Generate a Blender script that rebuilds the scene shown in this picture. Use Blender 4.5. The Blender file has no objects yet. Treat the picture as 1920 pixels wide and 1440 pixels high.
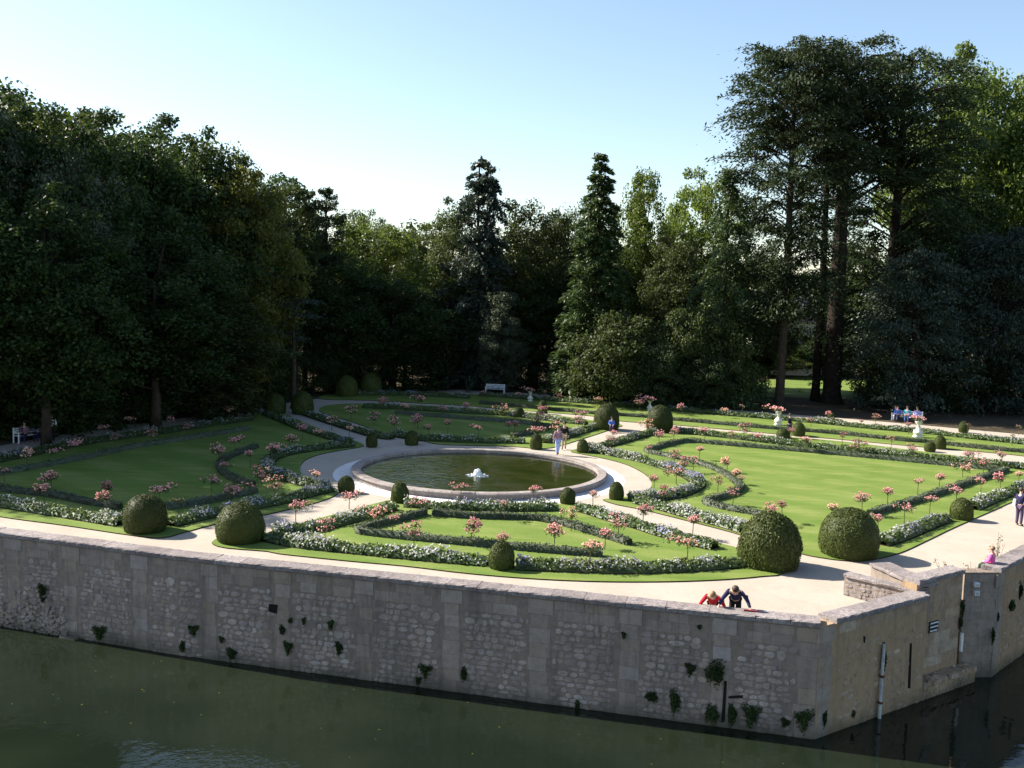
import bpy, bmesh, math, random
import numpy as np
from mathutils import Vector, Matrix

# ------------------------------------------------------------------ camera, world, sun, exposure
SC = bpy.context.scene
COL = SC.collection
FPX = 1900.0; CAMZ = 9.7; HORIZON = 545.0; ROLL = math.radians(1.65)
pitch = math.atan((720 - HORIZON) / FPX)
fv = Vector((0, math.cos(pitch), -math.sin(pitch)))
r0 = Vector((1, 0, 0)); u0 = r0.cross(fv)
rv = r0 * math.cos(ROLL) + u0 * math.sin(ROLL); uv = rv.cross(fv)
CAM = Vector((0, 0, CAMZ))
cd = bpy.data.cameras.new('camera'); co = bpy.data.objects.new('camera', cd); COL.objects.link(co)
cd.sensor_width = 36; cd.lens = FPX / 1920 * 36; cd.clip_end = 3000; cd.clip_start = 0.5
co.matrix_world = Matrix(((rv.x, uv.x, -fv.x, 0), (rv.y, uv.y, -fv.y, 0), (rv.z, uv.z, -fv.z, CAMZ), (0, 0, 0, 1)))
SC.camera = co
SUN_EL = math.radians(35.5)
SUN_DIR = Vector((-0.935 * math.cos(SUN_EL), 0.355 * math.cos(SUN_EL), math.sin(SUN_EL))).normalized()   # towards the sun
w = bpy.data.worlds.new('World'); SC.world = w; w.use_nodes = True
wn = w.node_tree; bg = wn.nodes['Background']; bg.inputs[1].default_value = 0.077
sk = wn.nodes.new('ShaderNodeTexSky'); sk.sky_type = 'NISHITA'; sk.sun_disc = False
sk.sun_elevation = SUN_EL; sk.sun_rotation = math.atan2(SUN_DIR.x, SUN_DIR.y)
sk.altitude = 60; sk.air_density = 1.0; sk.dust_density = 0.7; sk.ozone_density = 1.0
wn.links.new(sk.outputs[0], bg.inputs[0])
sd = bpy.data.lights.new('sun', 'SUN'); sd.energy = 5.0; sd.angle = math.radians(0.53); sd.color = (1.0, 0.93, 0.82)
so = bpy.data.objects.new('sun', sd); COL.objects.link(so)
so.rotation_euler = SUN_DIR.to_track_quat('Z', 'Y').to_euler()
SC.view_settings.view_transform = 'Standard'; SC.view_settings.look = 'None'
SC.view_settings.exposure = 1.5; SC.view_settings.gamma = 1; SC.view_settings.use_curve_mapping = False
SC.cycles.max_bounces = 6; SC.cycles.diffuse_bounces = 2; SC.cycles.transparent_max_bounces = 6

random.seed(7); RN = np.random.default_rng(11)

# ------------------------------------------------------------------ surveying helpers: sight lines to real places
def ray(px, py): return fv + rv * ((px - 960) / FPX) - uv * ((py - 720) / FPX)
def G(px, py, z=0.0):
    d = ray(px, py); return CAM + d * ((z - CAMZ) / d.z)
def atY(px, py, Y):
    d = ray(px, py); return CAM + d * (Y / d.y)
def scl(Y): return FPX / Y          # pixels per metre at distance

# ------------------------------------------------------------------ materials
def newmat(name):
    m = bpy.data.materials.new(name); m.use_nodes = True
    nt = m.node_tree; nt.nodes.clear()
    out = nt.nodes.new('ShaderNodeOutputMaterial')
    return m, nt, out
def N(nt, t, **kw):
    n = nt.nodes.new(t)
    for k, v in kw.items(): setattr(n, k, v)
    return n
def ramp(nt, fac, stops):
    r = N(nt, 'ShaderNodeValToRGB'); e = r.color_ramp.elements
    while len(e) < len(stops): e.new(0.5)
    for i, (p, c) in enumerate(stops):
        e[i].position = p; e[i].color = (*c, 1)
    nt.links.new(fac, r.inputs[0]); return r.outputs[0]
def noise(nt, scale, detail=3, rough=0.55, vec=None, dist=0.0):
    n = N(nt, 'ShaderNodeTexNoise'); n.inputs['Scale'].default_value = scale
    n.inputs['Detail'].default_value = detail; n.inputs['Roughness'].default_value = rough
    n.inputs['Distortion'].default_value = dist
    if vec is not None: nt.links.new(vec, n.inputs['Vector'])
    return n.outputs['Fac']
def pos(nt): return N(nt, 'ShaderNodeNewGeometry').outputs['Position']
def mix(nt, fac, a, b, blend='MIX'):
    m = N(nt, 'ShaderNodeMix', data_type='RGBA', blend_type=blend)
    for s, v in ((m.inputs['Factor'], fac), (m.inputs['A'], a), (m.inputs['B'], b)):
        if isinstance(v, (int, float)): s.default_value = v
        elif isinstance(v, tuple): s.default_value = (*v, 1)
        else: nt.links.new(v, s)
    return m.outputs['Result']
def bump(nt, h, strength, dist=0.02):
    b = N(nt, 'ShaderNodeBump'); b.inputs['Strength'].default_value = strength; b.inputs['Distance'].default_value = dist
    nt.links.new(h, b.inputs['Height']); return b.outputs[0]
def principled(nt, out, col, rough=0.8, spec=0.3, normal=None, metal=0.0):
    p = N(nt, 'ShaderNodeBsdfPrincipled')
    if isinstance(col, tuple): p.inputs['Base Color'].default_value = (*col, 1)
    else: nt.links.new(col, p.inputs['Base Color'])
    p.inputs['Roughness'].default_value = rough; p.inputs['Specular IOR Level'].default_value = spec
    p.inputs['Metallic'].default_value = metal
    if normal is not None: nt.links.new(normal, p.inputs['Normal'])
    nt.links.new(p.outputs[0], out.inputs[0]); return p

def leafmat(name, c1, c2, c3=None, transl=0.3, rough=0.5, spec=0.35):
    if name.startswith(('leaf', 'needle', 'topiary')): c1, c2, c3 = [tuple(v * 0.72 for v in q) for q in (c1, c2, c3)]
    elif name.startswith(('hedge', 'bed', 'rose_leaf')): c1, c2, c3 = [tuple(v * 0.75 for v in q) for q in (c1, c2, c3)]
    m, nt, out = newmat(name)
    g = N(nt, 'ShaderNodeNewGeometry'); oi = N(nt, 'ShaderNodeObjectInfo')
    c = ramp(nt, g.outputs['Random Per Island'], [(0.0, c1), (0.75, c2), (1.0, c3 or c2)])
    n = noise(nt, 0.35, 2, vec=g.outputs['Position'])
    c = mix(nt, ramp(nt, n, [(0.35, (0, 0, 0)), (0.65, (0.55,) * 3)]), c, c2)
    hs = N(nt, 'ShaderNodeHueSaturation'); nt.links.new(c, hs.inputs['Color'])
    mr = N(nt, 'ShaderNodeMapRange'); mr.inputs['To Min'].default_value = 0.8; mr.inputs['To Max'].default_value = 1.25
    nt.links.new(oi.outputs['Random'], mr.inputs['Value']); nt.links.new(mr.outputs[0], hs.inputs['Value'])
    p = N(nt, 'ShaderNodeBsdfPrincipled'); nt.links.new(hs.outputs[0], p.inputs['Base Color'])
    p.inputs['Roughness'].default_value = rough; p.inputs['Specular IOR Level'].default_value = spec
    t = N(nt, 'ShaderNodeBsdfTranslucent'); nt.links.new(mix(nt, 0.5, hs.outputs[0], (c2[0] * 1.6, c2[1] * 1.5, c2[2] * 0.7)), t.inputs[0])
    ms = N(nt, 'ShaderNodeMixShader'); ms.inputs[0].default_value = transl
    nt.links.new(p.outputs[0], ms.inputs[1]); nt.links.new(t.outputs[0], ms.inputs[2])
    nt.links.new(ms.outputs[0], out.inputs[0]); return m

def plain(name, c, rough=0.7, spec=0.3, var=0.15, sc=6.0, metal=0.0):
    m, nt, out = newmat(name)
    n = noise(nt, sc, 3, vec=pos(nt))
    col = ramp(nt, n, [(0.3, tuple(x * (1 - var) for x in c)), (0.7, tuple(min(1, x * (1 + var)) for x in c))])
    principled(nt, out, col, rough, spec, metal=metal); return m

M = {}
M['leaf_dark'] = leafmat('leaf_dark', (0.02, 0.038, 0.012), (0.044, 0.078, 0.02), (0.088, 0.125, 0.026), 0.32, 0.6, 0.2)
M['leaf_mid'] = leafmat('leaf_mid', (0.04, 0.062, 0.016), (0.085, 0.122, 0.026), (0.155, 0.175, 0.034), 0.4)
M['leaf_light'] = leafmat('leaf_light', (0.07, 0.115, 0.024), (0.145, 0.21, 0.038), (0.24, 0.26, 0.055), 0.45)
M['leaf_yellow'] = leafmat('leaf_yellow', (0.09, 0.12, 0.02), (0.2, 0.215, 0.035), (0.32, 0.28, 0.06), 0.45)
M['leaf_olive'] = leafmat('leaf_olive', (0.036, 0.056, 0.018), (0.076, 0.104, 0.032), (0.13, 0.145, 0.05), 0.32, 0.6, 0.2)
M['leaf_grey'] = leafmat('leaf_grey', (0.07, 0.1, 0.06), (0.14, 0.18, 0.11), (0.28, 0.3, 0.22), 0.35)
M['needle_blue'] = leafmat('needle_blue', (0.028, 0.044, 0.03), (0.055, 0.082, 0.055), (0.10, 0.13, 0.09), 0.16)
M['needle_dark'] = leafmat('needle_dark', (0.024, 0.042, 0.018), (0.05, 0.078, 0.03), (0.088, 0.12, 0.045), 0.22, 0.6, 0.2)
M['needle_green'] = leafmat('needle_green', (0.03, 0.055, 0.016), (0.065, 0.105, 0.03), (0.11, 0.15, 0.045), 0.25)
M['topiary'] = leafmat('topiary_leaf', (0.03, 0.044, 0.008), (0.075, 0.098, 0.019), (0.12, 0.135, 0.032), 0.12, 0.55, 0.2)
M['hedge'] = leafmat('hedge_leaf', (0.06, 0.08, 0.045), (0.13, 0.155, 0.10), (0.22, 0.24, 0.18), 0.2, 0.6, 0.2)
M['bed_leaf'] = leafmat('bed_leaf', (0.05, 0.085, 0.025), (0.11, 0.165, 0.05), (0.2, 0.24, 0.11), 0.28)
M['bloom_white'] = leafmat('bloom_white', (0.3, 0.3, 0.31), (0.46, 0.46, 0.48), (0.36, 0.33, 0.44), 0.3, 0.7, 0.1)
M['bloom_lilac'] = leafmat('bloom_lilac', (0.2, 0.19, 0.36), (0.32, 0.31, 0.46), (0.42, 0.4, 0.54), 0.3, 0.7, 0.1)
M['rose_leaf'] = leafmat('rose_leaf', (0.025, 0.05, 0.014), (0.06, 0.095, 0.025), (0.12, 0.08, 0.035), 0.25)
M['rose_pink'] = leafmat('rose_pink', (0.62, 0.23, 0.25), (0.72, 0.40, 0.39), (0.76, 0.58, 0.52), 0.3, 0.7, 0.1)
M['rose_peach'] = leafmat('rose_peach', (0.70, 0.34, 0.27), (0.78, 0.5, 0.41), (0.82, 0.68, 0.54), 0.3, 0.7, 0.1)
M['rose_deep'] = leafmat('rose_deep', (0.58, 0.2, 0.24), (0.68, 0.36, 0.38), (0.74, 0.52, 0.5), 0.3, 0.7, 0.1)
M['bark'] = plain('bark', (0.05, 0.038, 0.028), 0.9, 0.1, 0.4, 3)
M['bark_red'] = plain('bark_red', (0.027, 0.02, 0.017), 0.95, 0.1, 0.4, 3)
M['bark_grey'] = plain('bark_grey', (0.17, 0.145, 0.12), 0.9, 0.1, 0.35, 4)
M['stem'] = plain('stem', (0.10, 0.085, 0.05), 0.8, 0.1, 0.3, 9)
M['soil'] = plain('soil', (0.045, 0.032, 0.022), 0.95, 0.05, 0.4, 9)
M['white_paint'] = plain('white_paint', (0.72, 0.73, 0.74), 0.5, 0.3, 0.05, 4)
M['white_stone'] = plain('white_stone', (0.66, 0.63, 0.57), 0.8, 0.2, 0.18, 8)
M['foam'] = plain('foam', (0.85, 0.87, 0.88), 0.4, 0.5, 0.05, 12)
M['skin'] = plain('skin', (0.55, 0.34, 0.25), 0.6, 0.3, 0.04, 5)
M['hair'] = plain('hair', (0.05, 0.035, 0.025), 0.6, 0.3, 0.2, 30)
M['hair_fair'] = plain('hair_fair', (0.26, 0.17, 0.09), 0.6, 0.3, 0.2, 30)
for nm, c in dict(red=(0.5, 0.02, 0.03), navy=(0.025, 0.025, 0.07), white=(0.75, 0.75, 0.78), jeans=(0.3, 0.38, 0.62),
                  mauve=(0.27, 0.15, 0.2), black=(0.015, 0.015, 0.02), khaki=(0.42, 0.34, 0.22), blue=(0.08, 0.16, 0.5),
                  lilac=(0.35, 0.34, 0.66), pink=(0.72, 0.12, 0.36), teal=(0.08, 0.36, 0.45), brownred=(0.22, 0.035, 0.05),
                  darkgreen=(0.03, 0.07, 0.05), plum=(0.075, 0.055, 0.10), cream=(0.75, 0.68, 0.4)).items():
    M['cloth_' + nm] = plain('cloth_' + nm, c, 0.85, 0.15, 0.12, 14)
M['metal_grey'] = plain('metal_grey', (0.42, 0.43, 0.43), 0.5, 0.4, 0.25, 7)
M['rust'] = plain('rust', (0.09, 0.045, 0.03), 0.9, 0.1, 0.4, 12)
M['sign_black'] = plain('sign_black', (0.02, 0.02, 0.03), 0.6, 0.2, 0.1, 5)
M['void'] = plain('void', (0.02, 0.018, 0.015), 1.0, 0.0, 0.2, 5)
M['terracotta'] = plain('terracotta', (0.42, 0.2, 0.1), 0.85, 0.1, 0.2, 8)

def mk_gravel():
    m, nt, out = newmat('gravel'); P = pos(nt)
    a = noise(nt, 0.45, 5, 0.6, P); b = noise(nt, 26, 3, 0.7, P); d = noise(nt, 4.5, 4, 0.6, P)
    c = ramp(nt, a, [(0.3, (0.36, 0.31, 0.255)), (0.7, (0.43, 0.375, 0.315))])
    c = mix(nt, ramp(nt, b, [(0.3, (0, 0, 0)), (0.7, (0.45,) * 3)]), c, (0.29, 0.25, 0.2))
    c = mix(nt, ramp(nt, d, [(0.55, (0, 0, 0)), (0.75, (0.3,) * 3)]), c, (0.5, 0.45, 0.39))
    g2 = noise(nt, 1.3, 6, 0.7, P, 1.5)
    c = mix(nt, ramp(nt, g2, [(0.52, (0, 0, 0)), (0.68, (0.5,) * 3)]), c, (0.31, 0.26, 0.21))
    principled(nt, out, c, 0.95, 0.1, bump(nt, b, 0.5, 0.03)); return m
def mk_grass():
    m, nt, out = newmat('mown_grass'); P = pos(nt)
    a = noise(nt, 0.3, 4, 0.6, P, 0.4); b = noise(nt, 16, 4, 0.7, P); c0 = noise(nt, 1.6, 5, 0.65, P)
    c = ramp(nt, a, [(0.38, (0.105, 0.158, 0.026)), (0.5, (0.13, 0.19, 0.034)), (0.66, (0.17, 0.215, 0.055))])
    c = mix(nt, ramp(nt, c0, [(0.5, (0, 0, 0)), (0.75, (0.6,) * 3)]), c, (0.2, 0.205, 0.07))
    c = mix(nt, ramp(nt, b, [(0.35, (0, 0, 0)), (0.7, (0.5,) * 3)]), c, (0.06, 0.105, 0.018))
    mp_ = N(nt, 'ShaderNodeMapping'); mp_.inputs['Scale'].default_value = (.28, 1.5, 1); mp_.inputs['Rotation'].default_value = (0, 0, .35); nt.links.new(P, mp_.inputs['Vector'])
    sw = noise(nt, 1.0, 5, 0.65, mp_.outputs[0], 0.5)
    c = mix(nt, ramp(nt, sw, [(0.42, (0, 0, 0)), (0.66, (0.6,) * 3)]), c, (0.2, 0.225, 0.065))
    wv = N(nt, 'ShaderNodeTexWave'); wv.bands_direction = 'DIAGONAL'; wv.inputs['Scale'].default_value = 0.16
    wv.inputs['Distortion'].default_value = 1.2; wv.inputs['Detail'].default_value = 2; nt.links.new(P, wv.inputs['Vector'])
    c = mix(nt, ramp(nt, wv.outputs['Fac'], [(0.3, (0, 0, 0)), (0.7, (0.45,) * 3)]), c, (0.085, 0.145, 0.02))
    principled(nt, out, c, 0.9, 0.15, bump(nt, b, 0.6, 0.04)); return m
def mk_floor():
    m, nt, out = newmat('shaded_forest_floor'); P = pos(nt)
    a = noise(nt, 0.25, 5, 0.65, P); b = noise(nt, 6, 4, 0.7, P)
    c = ramp(nt, a, [(0.35, (0.05, 0.038, 0.027)), (0.62, (0.09, 0.07, 0.05))])  # dark browns hold the trees' shade along with the earth
    c = mix(nt, ramp(nt, b, [(0.4, (0, 0, 0)), (0.7, (0.6,) * 3)]), c, (0.06, 0.055, 0.03))
    principled(nt, out, c, 0.95, 0.05, bump(nt, b, 0.5, 0.05)); return m
def mk_stone(name, cols, stain=(0.112, 0.096, 0.085), scale=5.0, amount=0.55):
    m, nt, out = newmat(name); P = pos(nt)
    g = N(nt, 'ShaderNodeNewGeometry'); oi = N(nt, 'ShaderNodeObjectInfo')
    ad = N(nt, 'ShaderNodeMath', operation='ADD'); nt.links.new(g.outputs['Random Per Island'], ad.inputs[0]); nt.links.new(oi.outputs['Random'], ad.inputs[1])
    fr = N(nt, 'ShaderNodeMath', operation='FRACT'); nt.links.new(ad.outputs[0], fr.inputs[0])
    c = ramp(nt, fr.outputs[0], [(i / (len(cols) - 1), q) for i, q in enumerate(cols)])
    a = noise(nt, scale, 6, 0.68, P); b = noise(nt, 0.7, 4, 0.6, P); f = noise(nt, 30, 3, 0.7, P)
    c = mix(nt, ramp(nt, a, [(0.42, (0, 0, 0)), (0.66, (amount,) * 3)]), c, stain)
    c = mix(nt, ramp(nt, b, [(0.42, (0, 0, 0)), (0.7, (amount * 0.8,) * 3)]), c, tuple(x * 1.25 for x in stain))
    c = mix(nt, ramp(nt, f, [(0.5, (0, 0, 0)), (0.8, (0.3,) * 3)]), c, cols[-1])
    mp_ = N(nt, 'ShaderNodeMapping'); mp_.inputs['Scale'].default_value = (2.6, 2.6, 0.22); nt.links.new(P, mp_.inputs['Vector'])
    st_ = noise(nt, 1.0, 5, 0.7, mp_.outputs[0], 0.6)
    c = mix(nt, ramp(nt, st_, [(0.5, (0, 0, 0)), (0.72, (0.55,) * 3)]), c, tuple(x * .8 for x in stain))
    # damp, algae-dark foot of the wall near the river
    sep = N(nt, 'ShaderNodeSeparateXYZ'); nt.links.new(P, sep.inputs[0])
    wob = N(nt, 'ShaderNodeMath', operation='MULTIPLY_ADD'); nt.links.new(b, wob.inputs[0]); wob.inputs[1].default_value = -1.1; nt.links.new(sep.outputs['Z'], wob.inputs[2])
    mr = N(nt, 'ShaderNodeMapRange'); mr.inputs['From Min'].default_value = -3.25; mr.inputs['From Max'].default_value = -2.75
    mr.inputs['To Min'].default_value = 0.75; mr.inputs['To Max'].default_value = 0.0; nt.links.new(wob.outputs[0], mr.inputs['Value'])
    c = mix(nt, mr.outputs[0], c, (0.06, 0.06, 0.04))
    principled(nt, out, c, 0.92, 0.12, bump(nt, a, 0.7, 0.03)); return m
def mk_river():
    m, nt, out = newmat('river_water'); P = pos(nt)
    a = noise(nt, 0.22, 3, 0.5, P); n1 = noise(nt, 1.3, 3, 0.55, P, 0.3); n2 = noise(nt, 5.5, 2, 0.5, P)
    c = ramp(nt, a, [(0.35, (0.0072, 0.0112, 0.0066)), (0.65, (0.0125, 0.0175, 0.0100))])
    # patch of livelier ripples near the castle side
    q = G(400, 1470, -2.65)
    d = N(nt, 'ShaderNodeVectorMath', operation='DISTANCE'); nt.links.new(P, d.inputs[0]); d.inputs[1].default_value = q
    mr = N(nt, 'ShaderNodeMapRange'); mr.inputs['From Min'].default_value = 0.6; mr.inputs['From Max'].default_value = 2.6
    mr.inputs['To Min'].default_value = 1.0; mr.inputs['To Max'].default_value = 0.06; nt.links.new(d.outputs['Value'], mr.inputs['Value'])
    mu = N(nt, 'ShaderNodeMath', operation='MULTIPLY'); nt.links.new(n2, mu.inputs[0]); nt.links.new(mr.outputs[0], mu.inputs[1])
    ad = N(nt, 'ShaderNodeMath', operation='MULTIPLY_ADD'); nt.links.new(n1, ad.inputs[0]); ad.inputs[1].default_value = 0.4; nt.links.new(mu.outputs[0], ad.inputs[2])
    p = principled(nt, out, c, 0.06, 0.5, bump(nt, ad.outputs[0], 0.5, 0.06)); p.inputs['IOR'].default_value = 1.33
    return m
def mk_pond():
    m, nt, out = newmat('pond_water'); P = pos(nt)
    n1 = noise(nt, 2.6, 3, 0.6, P, 0.4)
    sx_ = N(nt, 'ShaderNodeSeparateXYZ'); nt.links.new(P, sx_.inputs[0])
    mr_ = N(nt, 'ShaderNodeMapRange'); mr_.inputs['From Min'].default_value = -3.5; mr_.inputs['From Max'].default_value = 2.0
    mr_.inputs['To Min'].default_value = 1.0; mr_.inputs['To Max'].default_value = 0.2; nt.links.new(sx_.outputs['X'], mr_.inputs['Value'])
    ml_ = N(nt, 'ShaderNodeMath', operation='MULTIPLY'); nt.links.new(n1, ml_.inputs[0]); nt.links.new(mr_.outputs[0], ml_.inputs[1])
    nb = bump(nt, ml_.outputs[0], 0.6, 0.09)
    tr = N(nt, 'ShaderNodeBsdfTransparent'); tr.inputs[0].default_value = (0.98, 0.98, 0.8, 1)
    gl = N(nt, 'ShaderNodeBsdfGlossy'); gl.inputs['Roughness'].default_value = 0.03; nt.links.new(nb, gl.inputs['Normal'])
    fr = N(nt, 'ShaderNodeFresnel'); fr.inputs['IOR'].default_value = 1.33
    ms = N(nt, 'ShaderNodeMixShader'); nt.links.new(fr.outputs[0], ms.inputs[0]); nt.links.new(tr.outputs[0], ms.inputs[1]); nt.links.new(gl.outputs[0], ms.inputs[2])
    nt.links.new(ms.outputs[0], out.inputs[0]); return m
def mk_pondbed():
    m, nt, out = newmat('pond_bed'); P = pos(nt)
    a = noise(nt, 0.5, 5, 0.65, P, 0.6)
    c = ramp(nt, a, [(0.35, (0.27, 0.28, 0.045)), (0.52, (0.42, 0.39, 0.08)), (0.66, (0.58, 0.46, 0.2))])
    principled(nt, out, c, 0.9, 0.1); return m
M['gravel'] = mk_gravel(); M['grass'] = mk_grass(); M['floor'] = mk_floor()
M['stone_cool'] = mk_stone('stone_cool', [(0.32, 0.245, 0.195), (0.42, 0.34, 0.285), (0.27, 0.22, 0.195), (0.50, 0.43, 0.375)])
M['stone_pier'] = mk_stone('stone_pier', [(0.36, 0.315, 0.29), (0.31, 0.24, 0.175), (0.32, 0.275, 0.245)], amount=0.3)
M['stone_course'] = mk_stone('stone_course', [(0.29, 0.225, 0.17), (0.33, 0.265, 0.215), (0.27, 0.215, 0.175), (0.35, 0.29, 0.245)], amount=0.4)
M['mortar'] = mk_stone('mortar', [(0.225, 0.175, 0.14), (0.27, 0.215, 0.175)], amount=0.5)
M['stone_warm_bounce'] = mk_stone('stone_warm_bounce', [(0.36, 0.245, 0.155), (0.42, 0.31, 0.215), (0.31, 0.215, 0.145), (0.50, 0.41, 0.31)], stain=(0.16, 0.12, 0.08))  # warm tone paints bounced sunlight onto the flank walls
M['mortar_warm_bounce'] = mk_stone('mortar_warm_bounce', [(0.33, 0.225, 0.135), (0.38, 0.27, 0.17)], stain=(0.2, 0.145, 0.09), amount=0.45)  # same bounced-sun warmth put into the mortar colour
M['coping'] = mk_stone('coping', [(0.27, 0.235, 0.225), (0.34, 0.30, 0.29), (0.24, 0.21, 0.20)], stain=(0.10, 0.085, 0.085), scale=11, amount=0.8)
M['pool_stone'] = mk_stone('pool_stone', [(0.30, 0.27, 0.25), (0.36, 0.325, 0.30), (0.27, 0.24, 0.225)], stain=(0.15, 0.12, 0.11), scale=8, amount=0.6)
M['river'] = mk_river(); M['pond'] = mk_pond(); M['pondbed'] = mk_pondbed()
M['paving'] = mk_stone('pale_paving', [(0.66, 0.65, 0.64), (0.72, 0.70, 0.68)], stain=(0.5, 0.47, 0.45), amount=0.4)

# ------------------------------------------------------------------ object helpers
def mesh_np(name, V, F, mats, mi=None):
    """V (n,3); F (m,4) quads, or (m,3) triangles."""
    me = bpy.data.meshes.new(name); V = np.asarray(V, np.float32); F = np.asarray(F, np.int32); k = F.shape[1]
    me.vertices.add(len(V)); me.vertices.foreach_set('co', V.ravel())
    me.loops.add(F.size); me.loops.foreach_set('vertex_index', F.ravel())
    me.polygons.add(len(F)); me.polygons.foreach_set('loop_start', np.arange(0, F.size, k, dtype=np.int32))
    me.polygons.foreach_set('loop_total', np.full(len(F), k, np.int32))
    for m in mats: me.materials.append(m)
    if mi is not None: me.polygons.foreach_set('material_index', np.asarray(mi, np.int32))
    me.update(); me.validate(); return me
def link(name, me, parent=None, loc=None, label=None, cat=None, group=None, kind=None):
    o = bpy.data.objects.new(name, me); COL.objects.link(o)
    if parent is not None: o.parent = parent
    if loc is not None: o.location = loc
    tag(o, label, cat, group, kind); return o
def tag(o, label=None, cat=None, group=None, kind=None):
    if label: o['label'] = label
    if cat: o['category'] = cat
    if group: o['group'] = group
    if kind: o['kind'] = kind
    return o
def copy_tree(o, parent=None):
    c = o.copy(); COL.objects.link(c)
    if parent is not None: c.parent = parent
    for ch in list(o.children): copy_tree(ch, c)
    return c
class MB:
    """collects simple solids into one mesh"""
    def __init__(s): s.v = []; s.f = []; s.m = []
    def add(s, vs, fs, mi=0):
        b = len(s.v); s.v += [tuple(v) for v in vs]; s.f += [tuple(b + i for i in f) for f in fs]; s.m += [mi] * len(fs)
    def box(s, c, d, rz=0.0, mi=0, taper=1.0):
        x, y, z = d[0] / 2, d[1] / 2, d[2] / 2; vs = []
        for sz, tp in ((-z, 1), (z, taper)):
            for sx, sy in ((-x, -y), (x, -y), (x, y), (-x, y)):
                X, Y = sx * tp, sy * tp
                vs.append((c[0] + X * math.cos(rz) - Y * math.sin(rz), c[1] + X * math.sin(rz) + Y * math.cos(rz), c[2] + sz))
        s.add(vs, [(3, 2, 1, 0), (4, 5, 6, 7), (0, 1, 5, 4), (1, 2, 6, 5), (2, 3, 7, 6), (3, 0, 4, 7)], mi)
    def tube(s, pts, rad, n=6, mi=0, cap=True):
        pts = [Vector(p) for p in pts]; rings = []
        for i, p in enumerate(pts):
            t = (pts[min(i + 1, len(pts) - 1)] - pts[max(i - 1, 0)]).normalized()
            a = t.cross(Vector((0.12, 0.31, 0.94)) if abs(t.z) < 0.9 else Vector((1, 0.1, 0))).normalized(); b = t.cross(a)
            rings.append([p + (a * math.cos(2 * math.pi * k / n) + b * math.sin(2 * math.pi * k / n)) * rad[i] for k in range(n)])
        vs = [v for r in rings for v in r]
        fs = [(i * n + k, i * n + (k + 1) % n, (i + 1) * n + (k + 1) % n, (i + 1) * n + k) for i in range(len(pts) - 1) for k in range(n)]
        if cap: fs += [tuple(range(n))[::-1], tuple((len(pts) - 1) * n + k for k in range(n))]
        s.add(vs, fs, mi)
    def lathe(s, prof, n=16, c=(0, 0, 0), mi=0):
        vs = [(c[0] + r * math.cos(2 * math.pi * k / n), c[1] + r * math.sin(2 * math.pi * k / n), c[2] + z) for r, z in prof for k in range(n)]
        fs = [(i * n + k, i * n + (k + 1) % n, (i + 1) * n + (k + 1) % n, (i + 1) * n + k) for i in range(len(prof) - 1) for k in range(n)]
        fs += [tuple(range(n))[::-1], tuple((len(prof) - 1) * n + k for k in range(n))]
        s.add(vs, fs, mi)
    def mesh(s, name, mats, smooth=False):
        me = bpy.data.meshes.new(name); me.from_pydata(s.v, [], s.f)
        for m in (mats if isinstance(mats, (list, tuple)) else [mats]): me.materials.append(m)
        me.polygons.foreach_set('material_index', s.m)
        if smooth: me.polygons.foreach_set('use_smooth', [True] * len(s.f))
        me.update(); return me
def unit(a): return a / np.maximum(np.linalg.norm(a, axis=1, keepdims=True), 1e-6)
def frames(n, rng):
    """random tangents perpendicular to normals"""
    a = rng.normal(size=n.shape); t = unit(np.cross(n, a)); b = np.cross(n, t); return t, b
def cards(P, nrm, la, lb, rng, tang=None):
    n = unit(nrm)
    if tang is None: t, b = frames(n, rng)
    else: t = unit(tang); b = unit(np.cross(n, t))
    la = np.asarray(la).reshape(-1, 1); lb = np.asarray(lb).reshape(-1, 1)
    V = np.stack([P + t * la, P + b * lb - t * la * 0.15, P - t * la, P - b * lb - t * la * 0.15], 1)
    k = len(P); return V.reshape(-1, 3), np.arange(4 * k).reshape(k, 4)

def poly_sheet(name, pts, z, mat, kind='structure', depth=0.0, sidemat=None):
    me = bpy.data.meshes.new(name); n = len(pts)
    vs = [(p[0], p[1], z) for p in pts]
    fs = [tuple(range(n))]
    if depth:
        vs += [(p[0], p[1], z - depth) for p in pts]; fs += [(i, i + n, (i + 1) % n + n, (i + 1) % n) for i in range(n)]
    bm = bmesh.new(); bv = [bm.verts.new(v) for v in vs]
    top = bm.faces.new([bv[i] for i in fs[0]]); 
    for f in fs[1:]:
        q = bm.faces.new([bv[i] for i in f]); q.material_index = 1 if sidemat else 0
    bmesh.ops.recalc_face_normals(bm, faces=bm.faces[:])
    if top.normal.z < 0: bmesh.ops.reverse_faces(bm, faces=bm.faces[:])
    bmesh.ops.triangulate(bm, faces=[top]); bm.to_mesh(me); bm.free()
    me.materials.append(mat)
    if sidemat: me.materials.append(sidemat)
    return link(name, me, kind=kind)
def smooth_line(pts, step=0.5, closed=False):
    """Catmull-Rom through 2-D points, resampled"""
    P = [np.array(p[:2], float) for p in pts]; n = len(P); out = []
    rngi = range(n if closed else n - 1)
    for i in rngi:
        if closed: a, b, c, d = P[i - 1], P[i], P[(i + 1) % n], P[(i + 2) % n]
        else: a, b, c, d = P[max(i - 1, 0)], P[i], P[i + 1], P[min(i + 2, n - 1)]
        k = max(2, int(np.linalg.norm(c - b) / step))
        for j in range(k):
            t = j / k
            out.append(0.5 * ((2 * b) + (-a + c) * t + (2 * a - 5 * b + 4 * c - d) * t * t + (-a + 3 * b - 3 * c + d) * t ** 3))
    if not closed: out.append(P[-1])
    return out
def px(pts, z=0.0): return [(G(x, y, z).x, G(x, y, z).y) for x, y in pts]

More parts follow.
